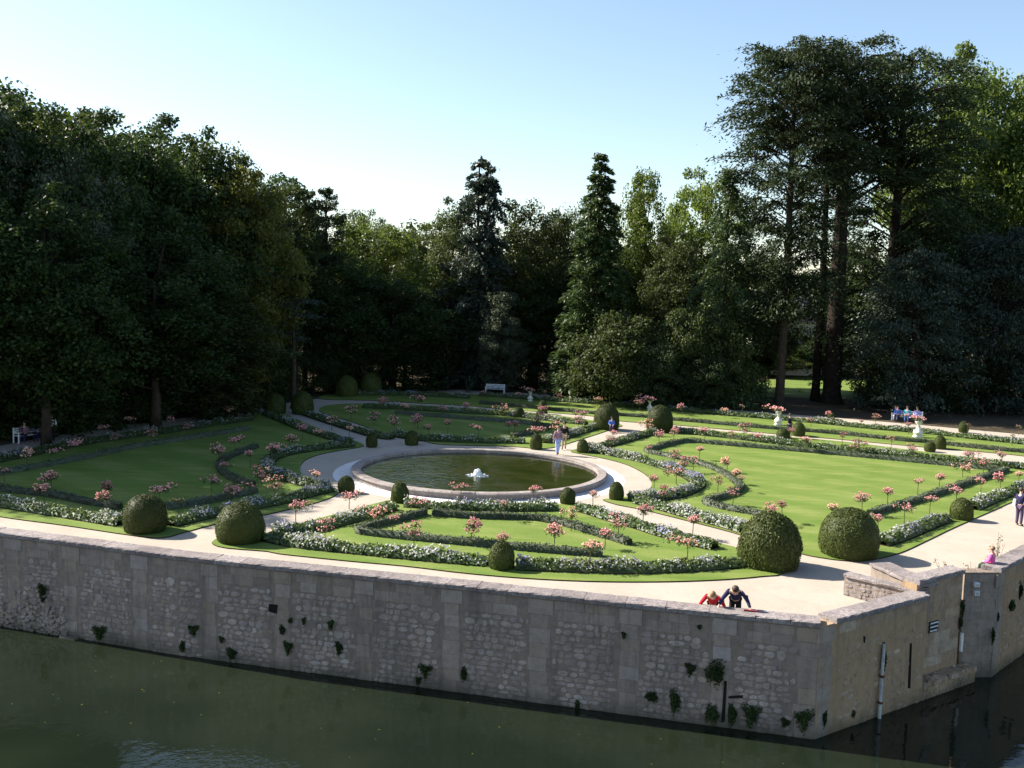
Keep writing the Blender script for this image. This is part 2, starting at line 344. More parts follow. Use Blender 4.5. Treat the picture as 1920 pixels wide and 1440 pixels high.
# ------------------------------------------------------------------ terrain: river, ground, paths, lawns
WZ = -2.65                      # river level
CORNER = Vector((8.80, 27.55)); WL1 = Vector((-10.82, 32.61)); WL2 = Vector((-19.2, 35.45)); WL3 = Vector((-120, 69))
RW_END = Vector((15.12, 32.05)); BA0 = Vector((16.22, 32.75)); BA1 = Vector((30, 47.2)); BA2 = Vector((150, 170))
poly_sheet('river_water', [(-500, -300), (500, -300), (500, 200), (-500, 200)], WZ, M['river'])
IN = 0.3
gp = [(-900, 360), (WL3.x, WL3.y + IN), (WL2.x, WL2.y + IN), (WL1.x, WL1.y + IN), (CORNER.x, CORNER.y + IN), (RW_END.x - .2, RW_END.y + .5),
      (15.6, 33.6), (BA0.x + .2, BA0.y + 0.7), (BA1.x, BA1.y + IN), (BA2.x, BA2.y), (900, 600), (1500, 1800), (-1500, 1800)]
poly_sheet('ground', gp, 0.0, M['gravel'])
# wooded floor behind the far path and beside the shaded side path; tree shade is also in its colour
ff = px([(-120, 862), (0, 836), (125, 812), (250, 795), (375, 780), (490, 764), (560, 752), (700, 735), (860, 731), (960, 736), (1080, 743),
         (1200, 753), (1320, 764), (1440, 774), (1565, 783), (1715, 796), (1920, 815), (2150, 842)])
ff = [(-200, 30), (ff[0][0] - 10, ff[0][1] - 8)] + ff + [(300, 90), (1200, 500), (1200, 1500), (-1200, 1500), (-900, 300)]
poly_sheet('shaded_forest_floor', ff, 0.004, M['floor'])
poly_sheet('far_lawn', px([(1365, 741), (1560, 748), (1640, 745), (1660, 712), (1480, 706), (1380, 722)]), 0.012, M['grass'])

LAWN = {}
LAWN['front_lawn'] = [(402, 1014), (400, 1022), (425, 1029), (500, 1035), (525, 1040), (650, 1053), (760, 1063), (880, 1077), (1005, 1087), (1130, 1092), (1255, 1092),
    (1360, 1088), (1430, 1082), (1470, 1076), (1440, 1050), (1400, 1033), (1360, 1023), (1280, 1000), (1192, 975), (1140, 958), (1085, 944), (1040, 948), (960, 951), (880, 949),
    (810, 943), (760, 933), (735, 938), (690, 949), (600, 973), (500, 1000), (440, 1000)]
LAWN['side_lawn'] = [(1130, 938), (1155, 947), (1210, 958), (1310, 983), (1385, 1003), (1440, 1022), (1500, 1039), (1539, 1047), (1590, 1053), (1640, 1050), (1690, 1037), (1740, 1014),
    (1790, 990), (1865, 957), (1905, 940), (1990, 915), (2080, 895), (1990, 878), (1920, 870), (1740, 849), (1590, 830), (1440, 817), (1330, 808), (1260, 803), (1225, 803), (1172, 820), (1105, 839),
    (1070, 846), (1085, 851), (1135, 861), (1172, 871), (1200, 884), (1217, 897), (1222, 910), (1212, 921), (1185, 931), (1150, 936)]
LAWN['middle_lawn'] = [(775, 822), (817, 833), (880, 836), (960, 838), (1010, 842), (1045, 838), (1097, 822), (1145, 806), (1165, 797), (1110, 789), (1040, 779), (960, 771), (860, 765), (780, 760), (700, 757),
    (620, 760), (600, 772), (660, 792), (720, 812)]
LAWN['shaded_lawn'] = [(-120, 948), (0, 970), (125, 987), (232, 1003), (300, 1010), (340, 1001), (400, 985), (480, 970), (580, 947), (625, 932), (632, 922), (600, 908), (570, 893), (562, 880),
    (572, 864), (600, 853), (640, 845), (680, 838), (672, 830), (630, 815), (580, 797), (535, 777), (520, 773), (480, 777), (375, 792), (250, 810), (125, 827), (0, 855), (-120, 885)]
LAWN['strip_lawn'] = [(640, 737), (760, 736), (860, 738), (960, 746), (1080, 753), (1200, 762), (1320, 773), (1440, 783), (1565, 793), (1715, 806), (1920, 826), (2150, 855), (2150, 890), (1920, 856), (1752, 841), (1590, 826),
    (1440, 813), (1260, 797), (1160, 790), (1110, 781), (1000, 772), (860, 761), (700, 752), (600, 748)]
for nm, pp in LAWN.items():
    poly_sheet('lawn', smooth_line(px(pp), 0.5, True), 0.045, M['grass'], depth=0.06, sidemat=M['soil'])

# ------------------------------------------------------------------ pond
PC = Vector((-1.57, 52.82)); PR = 6.69
def ring_sheet(name, r0_, r1_, z, mat, n=96):
    V = []; F = []
    for k in range(n):
        a = 2 * math.pi * k / n
        for r in (r0_, r1_): V.append((PC.x + r * math.cos(a), PC.y + r * math.sin(a), z))
    for k in range(n):
        j = (k + 1) % n; F.append((2 * k, 2 * k + 1, 2 * j + 1, 2 * j))
    return link(name, mesh_np(name, V, F, [mat]), kind='structure')
ring_sheet('paving_ring', PR - 0.1, PR + 0.95, 0.004, M['paving'])
pond = link('fountain_pond', None, loc=(PC.x, PC.y, 0), label='large round stone-rimmed fountain pond in the middle of the garden', cat='pond')
b = MB(); n = 96
for k in range(n):
    a0, a1 = 2 * math.pi * k / n, 2 * math.pi * (k + 1) / n
    ro, ri = PR - 0.08, PR - 0.46
    q = lambda r, a, z: (r * math.cos(a), r * math.sin(a), z)
    b.add([q(ro, a0, -0.1), q(ro, a1, -0.1), q(ro, a1, 0.25), q(ro, a0, 0.25)], [(0, 1, 2, 3)])
    b.add([q(ri, a0, -0.5), q(ri, a1, -0.5), q(ri, a1, 0.25), q(ri, a0, 0.25)], [(3, 2, 1, 0)])
    b.add([q(ri, a0, 0.25), q(ri, a1, 0.25), q(ro, a1, 0.25), q(ro, a0, 0.25)], [(0, 1, 2, 3)])
link('basin_wall', b.mesh('basin_wall', M['pool_stone']), pond)
b = MB(); b.add([((PR - 0.5) * math.cos(k * math.pi / 32), (PR - 0.5) * math.sin(k * math.pi / 32), 0) for k in range(64)], [tuple(range(64))]); link('basin_floor', b.mesh('basin_floor', M['pondbed']), pond, (0, 0, 0.02))
b = MB(); b.add([((PR - 0.45) * math.cos(k * math.pi / 32), (PR - 0.45) * math.sin(k * math.pi / 32), 0) for k in range(64)], [tuple(range(64))]); link('water', b.mesh('pond_water', M['pond']), pond, (0, 0, 0.15))
# coping stones
NC = 38; meshes = []
for v in range(4):
    b = MB(); da = 2 * math.pi / NC * 0.985; seg = 4; pr = []
    ro, ri, zt = PR + 0.02 + 0.015 * random.random(), PR - 0.48, 0.33 + 0.01 * random.random()
    prof = [(ri, 0.24), (ri, zt - 0.03), (ri + 0.03, zt), (ro - 0.07, zt), (ro, zt - 0.05), (ro, 0.24)]
    vs = [(r * math.cos(da * (k / seg - .5)), r * math.sin(da * (k / seg - .5)), z) for k in range(seg + 1) for r, z in prof]
    m = len(prof); fs = [(k * m + i, (k + 1) * m + i, (k + 1) * m + (i + 1) % m, k * m + (i + 1) % m) for k in range(seg) for i in range(m)]
    fs += [tuple(range(m)), tuple(seg * m + i for i in range(m))[::-1]]
    b.add(vs, fs); meshes.append(b.mesh('coping_stone', M['pool_stone']))
for k in range(NC):
    o = link('coping_stone', meshes[k % 4], pond); o.rotation_euler.z = 2 * math.pi * k / NC
# fountain jet foam
fj = G(895, 892, 0.14)
P = RN.normal(size=(900, 3)); P = unit(P) * (RN.random((900, 1)) ** 0.5)
rr = np.where(RN.random(900) < 0.5, 0.24, 0.62); P[:, 0] *= rr; P[:, 1] *= rr
P[:, 2] = np.abs(P[:, 2]) * np.where(rr < 0.5, 0.38, 0.06)
V, F = cards(P, RN.normal(size=P.shape), RN.uniform(.02, .05, 900), RN.uniform(.02, .04, 900), RN)
link('water_jet', mesh_np('water_jet', V, F, [M['foam']]), loc=fj, label='bubbling white water jet of the round fountain pond', cat='fountain jet')
b = MB(); b.lathe([(0.2, -0.02), (0.19, 0.1), (0.13, 0.24), (0.04, 0.32)], 12); 
link('core', b.mesh('foam_core', M['foam'], True), bpy.data.objects['water_jet'])

# ------------------------------------------------------------------ masonry
def stone_mesh(seed, n=8, round_=0.5):
    r = random.Random(seed); pts = []
    for k in range(n):
        a = 2 * math.pi * (k + 0.5 * r.uniform(-.5, .5)) / n + math.pi / n
        c, s = math.cos(a), math.sin(a); p = 3.2
        rad = 0.5 / ((abs(c) ** p + abs(s) ** p) ** (1 / p)) * r.uniform(0.88, 1.0)
        pts.append((rad * c, rad * s))
    vs = [(x, 0.6, z) for x, z in pts] + [(x, 0.12, z) for x, z in pts] + [(x * 0.84, -0.5 * r.uniform(.7, 1.1), z * 0.8) for x, z in pts]
    fs = []
    for l in (0, 1): fs += [(l * n + k, l * n + (k + 1) % n, (l + 1) * n + (k + 1) % n, (l + 1) * n + k) for k in range(n)]
    fs.append(tuple(2 * n + k for k in range(n)))
    return vs, fs
def block_mesh(seed):
    r = random.Random(seed); j = lambda: r.uniform(-.012, .012); vs = []
    for y, s in ((0.6, .5), (-0.3, .5), (-0.5, .485)):
        for sx, sz in ((-1, -1), (1, -1), (1, 1), (-1, 1)): vs.append((sx * s + j(), y, sz * s + j()))
    fs = [(l * 4 + k, l * 4 + (k + 1) % 4, (l + 1) * 4 + (k + 1) % 4, (l + 1) * 4 + k) for l in (0, 1) for k in range(4)] + [(8, 9, 10, 11)]
    return vs, fs
def fix(vs, fs, mat, name):
    me = bpy.data.meshes.new(name); me.from_pydata(vs, [], fs); me.materials.append(mat)
    bm = bmesh.new(); bm.from_mesh(me); bmesh.ops.recalc_face_normals(bm, faces=bm.faces[:]); bm.to_mesh(me); bm.free(); return me
RUB = [stone_mesh(i) for i in range(18)]; BLK = [block_mesh(i) for i in range(6)]

class Wall:
    """straight masonry wall; local x along, -y outwards (towards the river), z up; origin at its start, top height 0"""
    def __init__(s, A, B, ztop, zbot, label, warm=False, thick=0.5, name='retaining_wall', cat='wall', endcap=True):
        s.A = Vector(A); s.B = Vector(B); s.L = (s.B - s.A).length; s.ztop = ztop; s.zbot = zbot; s.warm = warm
        d = (s.B - s.A) / s.L; s.d = d; s.n = Vector((d.y, -d.x))
        s.root = link(name, None, loc=(A[0], A[1], ztop), label=label, cat=cat); s.root.rotation_euler.z = math.atan2(d.y, d.x)
        b = MB(); h = ztop - zbot
        b.box((s.L / 2, thick / 2, -h / 2 - 0.07), (s.L, thick, h - 0.14)); link('wall_core', b.mesh('wall_core', M['mortar_warm_bounce' if warm else 'mortar']), s.root)
        s.used = []; s.count = 0; s.rub = []
        s.um = {}
    def mesh(s, kind, mat, i):
        k = (kind, mat, i)
        if k not in s.um:
            vs, fs = (RUB if kind == 'r' else BLK)[i]; s.um[k] = fix(vs, fs, M[mat], 'stone')
        return s.um[k]
    def stone(s, x, z, w_, h_, proud, mat, kind='b', rot=0.0):
        i = random.randrange(len(RUB if kind == 'r' else BLK))
        o = link('stone', s.mesh(kind, mat, i), s.root, (x, 0, z)); o.scale = (w_, proud * 2, h_); o.rotation_euler.y = rot; s.count += 1; return o
    def coping(s, L=1.15, wid=0.66, th=0.15, x0=0.0, x1=None):
        x = x0; x1 = s.L if x1 is None else x1; ms = []
        for v in range(5):
            b = MB(); r = random.Random(v + 40); m = 7
            vs = []
            for k in range(m + 1):
                xx = k / m - 0.5; e = lambda: r.uniform(-.012, .012)
                vs += [(xx, -0.075 + e(), -th), (xx, -0.085 + e(), -0.03 + e()), (xx, -0.055 + e(), e() * .5), (xx, wid - 0.1 + e(), e() * .5), (xx, wid - 0.08 + e(), -0.04), (xx, wid - 0.09, -th)]
            fs = [(k * 6 + i, (k + 1) * 6 + i, (k + 1) * 6 + (i + 1) % 6, k * 6 + (i + 1) % 6) for k in range(m) for i in range(6)]
            fs += [tuple(range(6)), tuple(m * 6 + i for i in range(6))[::-1]]
            ms.append(fix([*vs], fs, M['coping'], 'coping_stone'))
        while x < x1 - 0.05:
            l = min(L * random.uniform(.8, 1.2), x1 - x)
            if x1 - x - l < 0.4: l = x1 - x
            o = link('coping_stone', random.choice(ms), s.root, (x + l / 2, 0, random.uniform(-.012, .004))); o.scale.x = l - 0.012
            x += l
    def piers(s, xs, w1=0.62, top=-0.2):
        for x in xs:
            z = top; k = 0; w1 = .6 * random.uniform(.85, 1.1)
            while z > -(s.ztop - s.zbot) + 0.05:
                h_ = random.uniform(.36, .48); w_ = (w1 * 1.2 if k == 0 else random.choice((w1 * .85, w1, w1 * .9)))
                s.stone(x + random.uniform(-.05, .05), z - h_ / 2, w_ - .015, h_ - .015, 0.02 if k == 0 else 0.009, 'stone_pier' if (k == 0 or random.random() < .18) else 'stone_course')
                s.used.append((x - w_ / 2, x + w_ / 2, z - h_, z)); z -= h_; k += 1
    def courses(s, zt, zb, hh=0.27, mat='stone_course', wmin=.45, wmax=.95, proud=0.008):
        z = zt
        while z - hh > zb:
            h_ = hh * random.uniform(.85, 1.15); x = 0.02
            while x < s.L - 0.1:
                w_ = min(random.uniform(wmin, wmax), s.L - x)
                if not s.blocked(x + .03, x + w_ - .03, z - h_, z): s.stone(x + w_ / 2, z - h_ / 2, w_ - .015, h_ - .014, proud * random.uniform(.6, 1.5), mat)
                x += w_
            z -= h_
    def blocked(s, a, b_, c, d):
        return any(a < q[1] and b_ > q[0] and c < q[3] and d > q[2] for q in s.used)
    def rubble(s, zt, zb, mat, size=1.0, density=0.97, x0=0.0, x1=None):
        z = zt; items = []; x1 = s.L if x1 is None else x1
        while z > zb:
            h_ = random.uniform(.095, .2) * size; x = x0 + random.uniform(0, .1)
            while x < x1:
                w_ = random.uniform(.12, .36) * size * (1.3 if random.random() < .15 else 1)
                zz = z - h_ / 2 + random.uniform(-.025, .025)
                hh = h_ * random.uniform(.75, 1.12) * (1.5 if random.random() < .06 else 1)
                if random.random() < density and not s.blocked(x, x + w_, zz - hh / 2, zz + hh / 2) and x + w_ < x1:
                    items.append((w_ * hh, x + w_ / 2, zz, w_ * 1.0, hh * .97, random.uniform(.006, .024), random.uniform(-.12, .12)))
                x += w_ * random.uniform(.97, 1.1)
            z -= h_
        items.sort(reverse=True); keep = max(0, 298 - s.count)
        for a, x, z, w_, h_, pr, ro in items[:keep]: s.stone(x, z, w_, h_, pr, mat, 'r', ro)
        V = []; F = []
        b = MB()
        for a, x, z, w_, h_, pr, ro in items[keep:]:
            vs, fs = random.choice(RUB); c, sn = math.cos(ro), math.sin(ro)
            b.add([(x + (X * w_) * c + (Z * h_) * sn, Y * pr * 2, z - (X * w_) * sn + (Z * h_) * c) for X, Y, Z in vs], [f[::-1] for f in fs])
        if b.v: link('rubble_stones', b.mesh('rubble_stones', M[mat]), s.root, kind='stuff')
    def hit(s, px_, py_):
        """point where a sight line meets the outer face"""
        d = ray(px_, py_); n3 = Vector((s.n.x, s.n.y, 0)); A3 = Vector((s.A.x, s.A.y, 0)); t = (A3 - CAM).dot(n3) / d.dot(n3)
        p = CAM + d * t; return p, (Vector((p.x, p.y)) - s.A).dot(s.d), p.z - s.ztop

PT = 0.75
wf = Wall(WL1, CORNER, PT, WZ - .3, 'long grey rubble-stone river wall facing the water, running to the sharp corner')
xs = [wf.hit(a, b_)[1] for a, b_ in ((395, 1063), (530, 1080), (685, 1097), (848, 1113), (1013, 1130), (1182, 1150), (1357, 1167))]
wf.piers([x for x in xs])
wf.piers([wf.L - 0.3], 0.6); wf.coping(); wf.courses(-0.2, -0.8, 0.29); wf.rubble(-0.82, WZ - .3 - PT, 'stone_cool', 1.12)
wl = Wall(WL2, WL1, PT, WZ - .3, 'short angled stretch of grey river wall near the shaded trees')
wl.piers([wl.hit(a, b_)[1] for a, b_ in ((25, 1010), (133, 1030), (263, 1050))]); wl.coping(); wl.courses(-0.2, -0.8, 0.29); wl.rubble(-0.82, WZ - .3 - PT, 'stone_cool', 1.1)
x1_ = wl.hit(128, 1150)[1]; b = MB()
for k in range(330):
    zz = -(PT - WZ) + abs(random.gauss(0, .55)) - .05
    if zz > -1.75: continue
    vs, fs = random.choice(RUB); w_ = random.uniform(.12, .34); h_ = random.uniform(.09, .2); x_ = random.uniform(-.2, x1_ - .1); pr = random.uniform(.05, .13)
    b.add([(x_ + X * w_, Y * pr * 2, zz + Z * h_) for X, Y, Z in vs], [f[::-1] for f in fs])
link('eroded_stones', b.mesh('eroded_stones', M['stone_pier']), wl.root, kind='stuff')
b = MB(); b.box((x1_ + .15, -.12, -(PT - WZ) - .0), (.7, .3, .12), .05, 0, .9); link('ledge_stone', b.mesh('ledge_stone', M['stone_pier']), wl.root)
wo = Wall(WL3, WL2, PT, WZ - .3, 'far end of the grey river wall beyond the shaded trees'); wo.coping(L=3.5)
# warm flank of the corner, bounced sun put into its stone colour
RD = (RW_END - CORNER).normalized(); RN2 = Vector((-RD.y, RD.x))
LOW_END = CORNER + RD * 5.18
wr = Wall(CORNER, LOW_END, PT, WZ - .3, 'warm-toned flank wall between the sharp corner and the stair recess', warm=True)
wr.piers([0.33], 0.55); wr.coping(x0=0.62, L=1.3); wr.courses(-0.2, -0.75, 0.28, 'stone_warm_bounce', proud=0.004)
wr.rubble(-0.9, WZ - .3 - PT, 'stone_warm_bounce', 1.05, density=0.42)
PA = LOW_END + RN2 * 0.4; PB = RW_END + RN2 * 0.4
wp = Wall(PA, PB, 1.1, WZ - .3, 'smooth warm-toned wall panel with the small sign beside the vertical gap', warm=True)
wp.coping(wid=.6); wp.courses(-0.17, -3.0, 0.34, 'stone_warm_bounce', wmin=.6, wmax=1.1, proud=0.003)
# plinth below the panel
plm = Wall(LOW_END, RW_END + RD * 0.45, WZ + 0.55, WZ - .3, 'low rubble ledge at the foot of the warm-toned wall panel', warm=True, thick=0.6, name='wall_plinth', cat='ledge')
plm.rubble(-0.02, -.85, 'stone_warm_bounce', 1.0)
b = MB(); 
for k in range(60):
    b.box((random.uniform(0, plm.L), random.uniform(.02, .5), -.12 + random.uniform(0, .05)), (random.uniform(.15, .45), random.uniform(.12, .3), random.uniform(.1, .22)), random.uniform(-.5, .5), 0, 0.8)
link('loose_stones', b.mesh('loose_stones', M['stone_warm_bounce']), plm.root, kind='stuff')
# bastion: side cheek and flaring face
ws = Wall(Vector((15.05, 32.62)), BA0, 1.05, WZ - .3, 'shaded grey side cheek of the far bastion beside the gap')
ws.courses(-0.2, -3.9, 0.3, 'stone_course', wmin=.4, wmax=.7, proud=.005)
wb = Wall(BA0, BA1, 1.05, WZ - .3, 'warm-toned bastion wall beyond the gap, leading out of view', warm=True)
wb.piers([0.28], 0.5); wb.coping(x0=0.0, L=1.3); wb.courses(-0.2, -0.75, 0.3, 'stone_warm_bounce', proud=0.004); wb.rubble(-0.8, WZ - .3 - 1.05, 'stone_warm_bounce', 1.05, density=0.4, x1=8)
# stair parapets
a0 = Vector((11.15, 32.75)); a1 = LOW_END + RN2 * 0.15 + RD * 0.05
wa = Wall(a0, a1, PT, 0.0, 'low lichen-spotted parapet that runs inward from the flank wall beside the steps', thick=0.35, name='parapet_wall', cat='wall')
wa.rubble(-0.03, -0.74, 'coping', 0.9); wa.coping(wid=.42, th=.1)
c0 = Vector((12.25, 33.4)); c1 = PA + RD * 0.1
wc = Wall(c0, c1, 0.95, -0.4, 'second parapet of the river steps with a dark-edged coping', thick=0.4, name='parapet_wall', cat='wall')
wc.coping(wid=.8, th=.1)
b = MB()
st = link('river_steps', None, loc=(11.9, 33.0, 0), label='pale stone steps descending between the two parapets', cat='steps')
dd = (a1 - a0).normalized(); st.rotation_euler.z = math.atan2(dd.y, dd.x)
for k in range(7):
    b = MB(); b.box((0.15 + k * 0.32, 0.42, 0.10 - k * 0.11), (0.32, 0.55, 0.2)); link('step', b.mesh('step', M['white_stone']), st)

def wall_plant(wall, px_, py_, w_, h_, green=True, label=None):
    p, u_, z = wall.hit(px_, py_); s_ = FPX / p.y; W_ = w_ / s_ * 1.3; H_ = h_ / s_ * 1.2
    n = int(110 + 900 * W_ * H_ * 4); n = min(n, 900)
    Q = unit(RN.normal(size=(n, 3))) * (RN.random((n, 1)) ** .7) * .52; lob = .75 + .25 * np.sin(3 * np.arctan2(Q[:, 2], Q[:, 0]) + px_)
    taper = np.clip(.75 + Q[:, 2] * .9, .3, 1.2)
    Q = np.stack([Q[:, 0] * W_ * lob * taper, -np.abs(Q[:, 1]) * min(W_, H_) * .7, Q[:, 2] * H_ * lob - (RN.random(n) < .18) * RN.random(n) * H_ * .35], 1)
    V, F = cards(Q, RN.normal(size=Q.shape) + np.array([0, -1, .3]), RN.uniform(.02, .05, n), RN.uniform(.012, .03, n), RN)
    o = link('wall_plant', mesh_np('wall_plant', V, F, [M['leaf_dark' if green else 'leaf_olive']]), loc=(p.x, p.y, p.z), label=label, cat='plant', group='tufts growing out of the river wall')
    o.rotation_euler.z = math.atan2(wall.d.y, wall.d.x)
tufts = [(wf, 545, 1163, 9, 9), (wf, 530, 1180, 16, 16), (wf, 541, 1212, 20, 24), (wf, 570, 1164, 8, 14), (wf, 621, 1170, 14, 18), (wf, 636, 1213, 17, 22),
    (wf, 364, 1180, 22, 20), (wf, 343, 1211, 15, 20), (wf, 416, 1198, 13, 12), (wf, 435, 1224, 24, 20), (wl, 188, 1184, 34, 28), (wl, 82, 1108, 24, 34), (wf, 798, 1255, 28, 26), (wf, 785, 1275, 12, 16),
    (wf, 870, 1262, 15, 24), (wf, 1342, 1258, 50, 46), (wf, 1295, 1252, 20, 22), (wf, 1265, 1312, 26, 40), (wf, 1222, 1305, 34, 16), (wf, 1335, 1337, 38, 32), (wf, 1372, 1337, 22, 38), (wf, 1408, 1337, 38, 46),
    (wf, 1472, 1353, 20, 16), (wf, 1507, 1346, 40, 42), (wr, 1545, 1345, 12, 28), (wf, 1083, 1320, 12, 14), (wr, 1655, 1235, 16, 60), (wr, 1599, 1338, 11, 12), (wp, 1803, 1140, 12, 36), (wp, 1799, 1166, 14, 18), (wb, 1912, 1105, 12, 30), (wb, 1895, 1135, 30, 18),
    (wb, 1870, 1155, 8, 14), (wb, 1861, 1190, 9, 28), (wf, 1170, 1190, 10, 12), (wf, 1312, 1155 + 20, 8, 8)]
place = ['below the first pale pier block', 'under the square hole', 'lower down below the square hole', 'beside a pale pier block', 'in a small cleft', 'low under a small cleft']
for i, t in enumerate(tufts):
    t0 = t[0]; nm = {id(wf): 'front river wall', id(wl): 'angled wall stretch', id(wr): 'warm-toned flank wall', id(wp): 'warm-toned wall panel', id(wb): 'bastion wall'}[id(t0)]
    same = [q for q in tufts if q[0] is t0]; same.sort(key=lambda q: q[1]); k = same.index(t) + 1
    ords = ['first', 'second', 'third', 'fourth', 'fifth', 'sixth', 'seventh', 'eighth', 'ninth', 'tenth', 'eleventh', 'twelfth', 'thirteenth', 'fourteenth', 'fifteenth', 'sixteenth', 'seventeenth', 'eighteenth', 'nineteenth', 'twentieth',
            'twenty-first', 'twenty-second', 'twenty-third', 'twenty-fourth', 'twenty-fifth', 'twenty-sixth', 'twenty-seventh', 'twenty-eighth', 'twenty-ninth', 'thirtieth']
    size = 'large dark' if t[3] * t[4] > 1000 else 'small dark' if t[3] * t[4] < 250 else 'dark'
    wall_plant(*t, label='%s tuft on the %s, %s counted from the shaded trees' % (size, nm, ords[k - 1]))
ORD = ords + ['thirty-first', 'thirty-second', 'thirty-third', 'thirty-fourth', 'thirty-fifth', 'thirty-sixth', 'thirty-seventh', 'thirty-eighth', 'thirty-ninth', 'fortieth']
# weep hole, drain slit, cracks
def wall_patch(wall, nm, pts, mat, depth=0.03):
    b = MB(); ps = [wall.hit(*p)[1:] for p in pts]
    vs = [(x, -depth, z) for x, z in ps] + [(x, 0.02, z) for x, z in ps]; n = len(ps)
    b.add(vs, [tuple(range(n))] + [(k, (k + 1) % n, (k + 1) % n + n, k + n) for k in range(n)]); link(nm, b.mesh(nm, M[mat]), wall.root)
wall_patch(wf, 'square_hole', [(505, 1132), (521, 1134), (519, 1150), (504, 1146)], 'void')
wall_patch(wf, 'drain_slit', [(1358, 1276), (1363, 1277), (1359, 1352), (1352, 1354)], 'void')
wall_patch(wf, 'drain_slit', [(1366, 1305), (1393, 1303), (1393, 1308), (1366, 1309)], 'void')
wall_patch(wr, 'crack', [(1706, 1206), (1709, 1206), (1706, 1290), (1702, 1290)], 'void', .02)
wall_patch(wr, 'crack', [(1619, 1192), (1622, 1194), (1621, 1206), (1619, 1204)], 'void', .02)
wall_patch(wp, 'crack', [(1797, 1185), (1799, 1185), (1796, 1250), (1793, 1250)], 'rust', .02)
wall_patch(wp, 'vine_stem', [(1803, 1124), (1806, 1125), (1799, 1180), (1796, 1178)], 'rust', .04)
wall_patch(wp, 'crack', [(1821, 1095), (1823, 1095), (1812, 1258), (1809, 1258)], 'void', .02)
wall_patch(wp, 'white_pipe', [(1799, 1186), (1804, 1186), (1801, 1222), (1797, 1220)], 'white_stone', .07)
# mooring pole
p1 = wr.hit(1652, 1206)[0]; o3 = Vector((wr.n.x, wr.n.y, 0)) * 0.1
mp = link('mooring_pole', None, loc=(p1.x + o3.x, p1.y + o3.y, WZ), label='pale weathered mooring pole standing in the water against the flank wall', cat='pole')
b = MB(); b.tube([(0, 0, -.6), (0, 0, 1.5), (0.01, 0, p1.z - WZ)], [.055, .05, .045], 8); link('shaft', b.mesh('shaft', M['metal_grey']), mp)
b = MB(); b.tube([(0, 0, 1.25), (0, 0, 1.33)], [.075, .075], 8); b.tube([(0, 0, .45), (0, 0, .52)], [.075, .075], 8); link('collar', b.mesh('collar', M['rust']), mp)
# sign on warm-toned panel
def panel_thing(name, wall, quad, label, cat): 
    p, u_, z = wall.hit(*quad[0]); r = link(name, None, loc=(p.x, p.y, p.z), label=label, cat=cat); r.rotation_euler.z = math.atan2(wall.d.y, wall.d.x)
    return r, u_, z
sg, su, sz = panel_thing('wall_sign', wp, [(1742, 1168)], 'small black and white three-line notice on the warm-toned wall panel', 'sign')
for k in range(3):
    b = MB(); b.box((0.22, -0.03, -0.02 - k * 0.125), (0.5, 0.03, 0.1)); link('board', b.mesh('board', M['sign_black']), sg)
    b = MB(); x = 0.02
    while x < 0.42:
        l = random.uniform(.03, .07); b.box((x + l / 2, -0.048, -0.02 - k * 0.125), (l, 0.006, 0.045)); x += l + .012
    link('lettering', b.mesh('lettering', M['white_paint']), sg)
for k, (a, c_) in enumerate(((1829, 1095), (1829, 1111))):
    r, u_, z = panel_thing('junction_box', ws, [(a, c_)], '%s small pale box on the shaded cheek of the bastion' % ('upper', 'lower')[k], 'box')
    b = MB(); b.box((0, -.06, 0), (.17, .12, .14)); link('casing', b.mesh('casing', M['white_paint']), r)
    b = MB(); b.box((0, -.125, .0), (.12, .01, .09)); link('cover', b.mesh('cover', M['metal_grey']), r)

# ------------------------------------------------------------------ trees
def crown_broad(seed, h, r, zb, ncl=150, nl=100, ls=0.2, cr=None, flat=0.75, fill=0.15, pow_=1.0, lobeamp=.42, dens_top=0.0):
    g = np.random.default_rng(seed); zc = (h + zb) / 2; sz = (h - zb) / 2
    L = unit(g.normal(size=(12, 3))); d = unit(g.normal(size=(ncl, 3)))
    lob = 0.72 + lobeamp * np.exp(7 * (d @ L.T - 1)).max(1)
    rad = (0.62 + 0.38 * g.random(ncl) ** 0.6) * lob; k = int(ncl * fill); rad[:k] *= 0.55
    C = np.stack([d[:, 0] * rad * r, d[:, 1] * rad * r, zc + d[:, 2] * rad * sz], 1)
    cr_ = (cr or r * 0.24) * g.uniform(.6, 1.35, ncl)
    idx = np.repeat(np.arange(ncl), nl); q = unit(g.normal(size=(len(idx), 3))) * (g.random((len(idx), 1)) ** 0.45)
    off = q * cr_[idx, None] * np.array([1, 1, flat])
    P = C[idx] + off; nr = q * .8 + np.array([0, 0, .45]) + g.normal(size=P.shape) * .65
    s_ = g.uniform(.65, 1.35, len(P)) * ls
    V, F = cards(P, nr, s_, s_ * .68, g); return V, F, C
def trunk_mesh(name, h, r, seed, targets, mat, lean=0.3, n=8, limbs=9):
    g = random.Random(seed); b = MB(); pts = [(0, 0, -.3)]; rad = [r * 1.35]
    for k in range(1, 6):
        t = k / 5; pts.append((g.uniform(-lean, lean) * t, g.uniform(-lean, lean) * t, h * t)); rad.append(r * (1 - .8 * t) + .02)
    b.tube(pts, rad, n)
    for k in range(limbs):
        T = targets[g.randrange(len(targets))]; zz = max(h * .2, min(h * .9, T[2] - 0.35 * math.hypot(T[0], T[1])))
        t = zz / h; s0 = Vector((0, 0, zz)); T = Vector(T)
        b.tube([s0, s0.lerp(T, .5) + Vector((0, 0, .3)), T], [r * .4 * (1 - t * .6), r * .22, .03], 5)
    return b.mesh(name, mat, True)
PROTO = {}
def proto(key, V, F, trunk, leaf='leaf_mid'):
    PROTO[key] = (mesh_np('crown', V, F, [M[leaf]]), trunk)
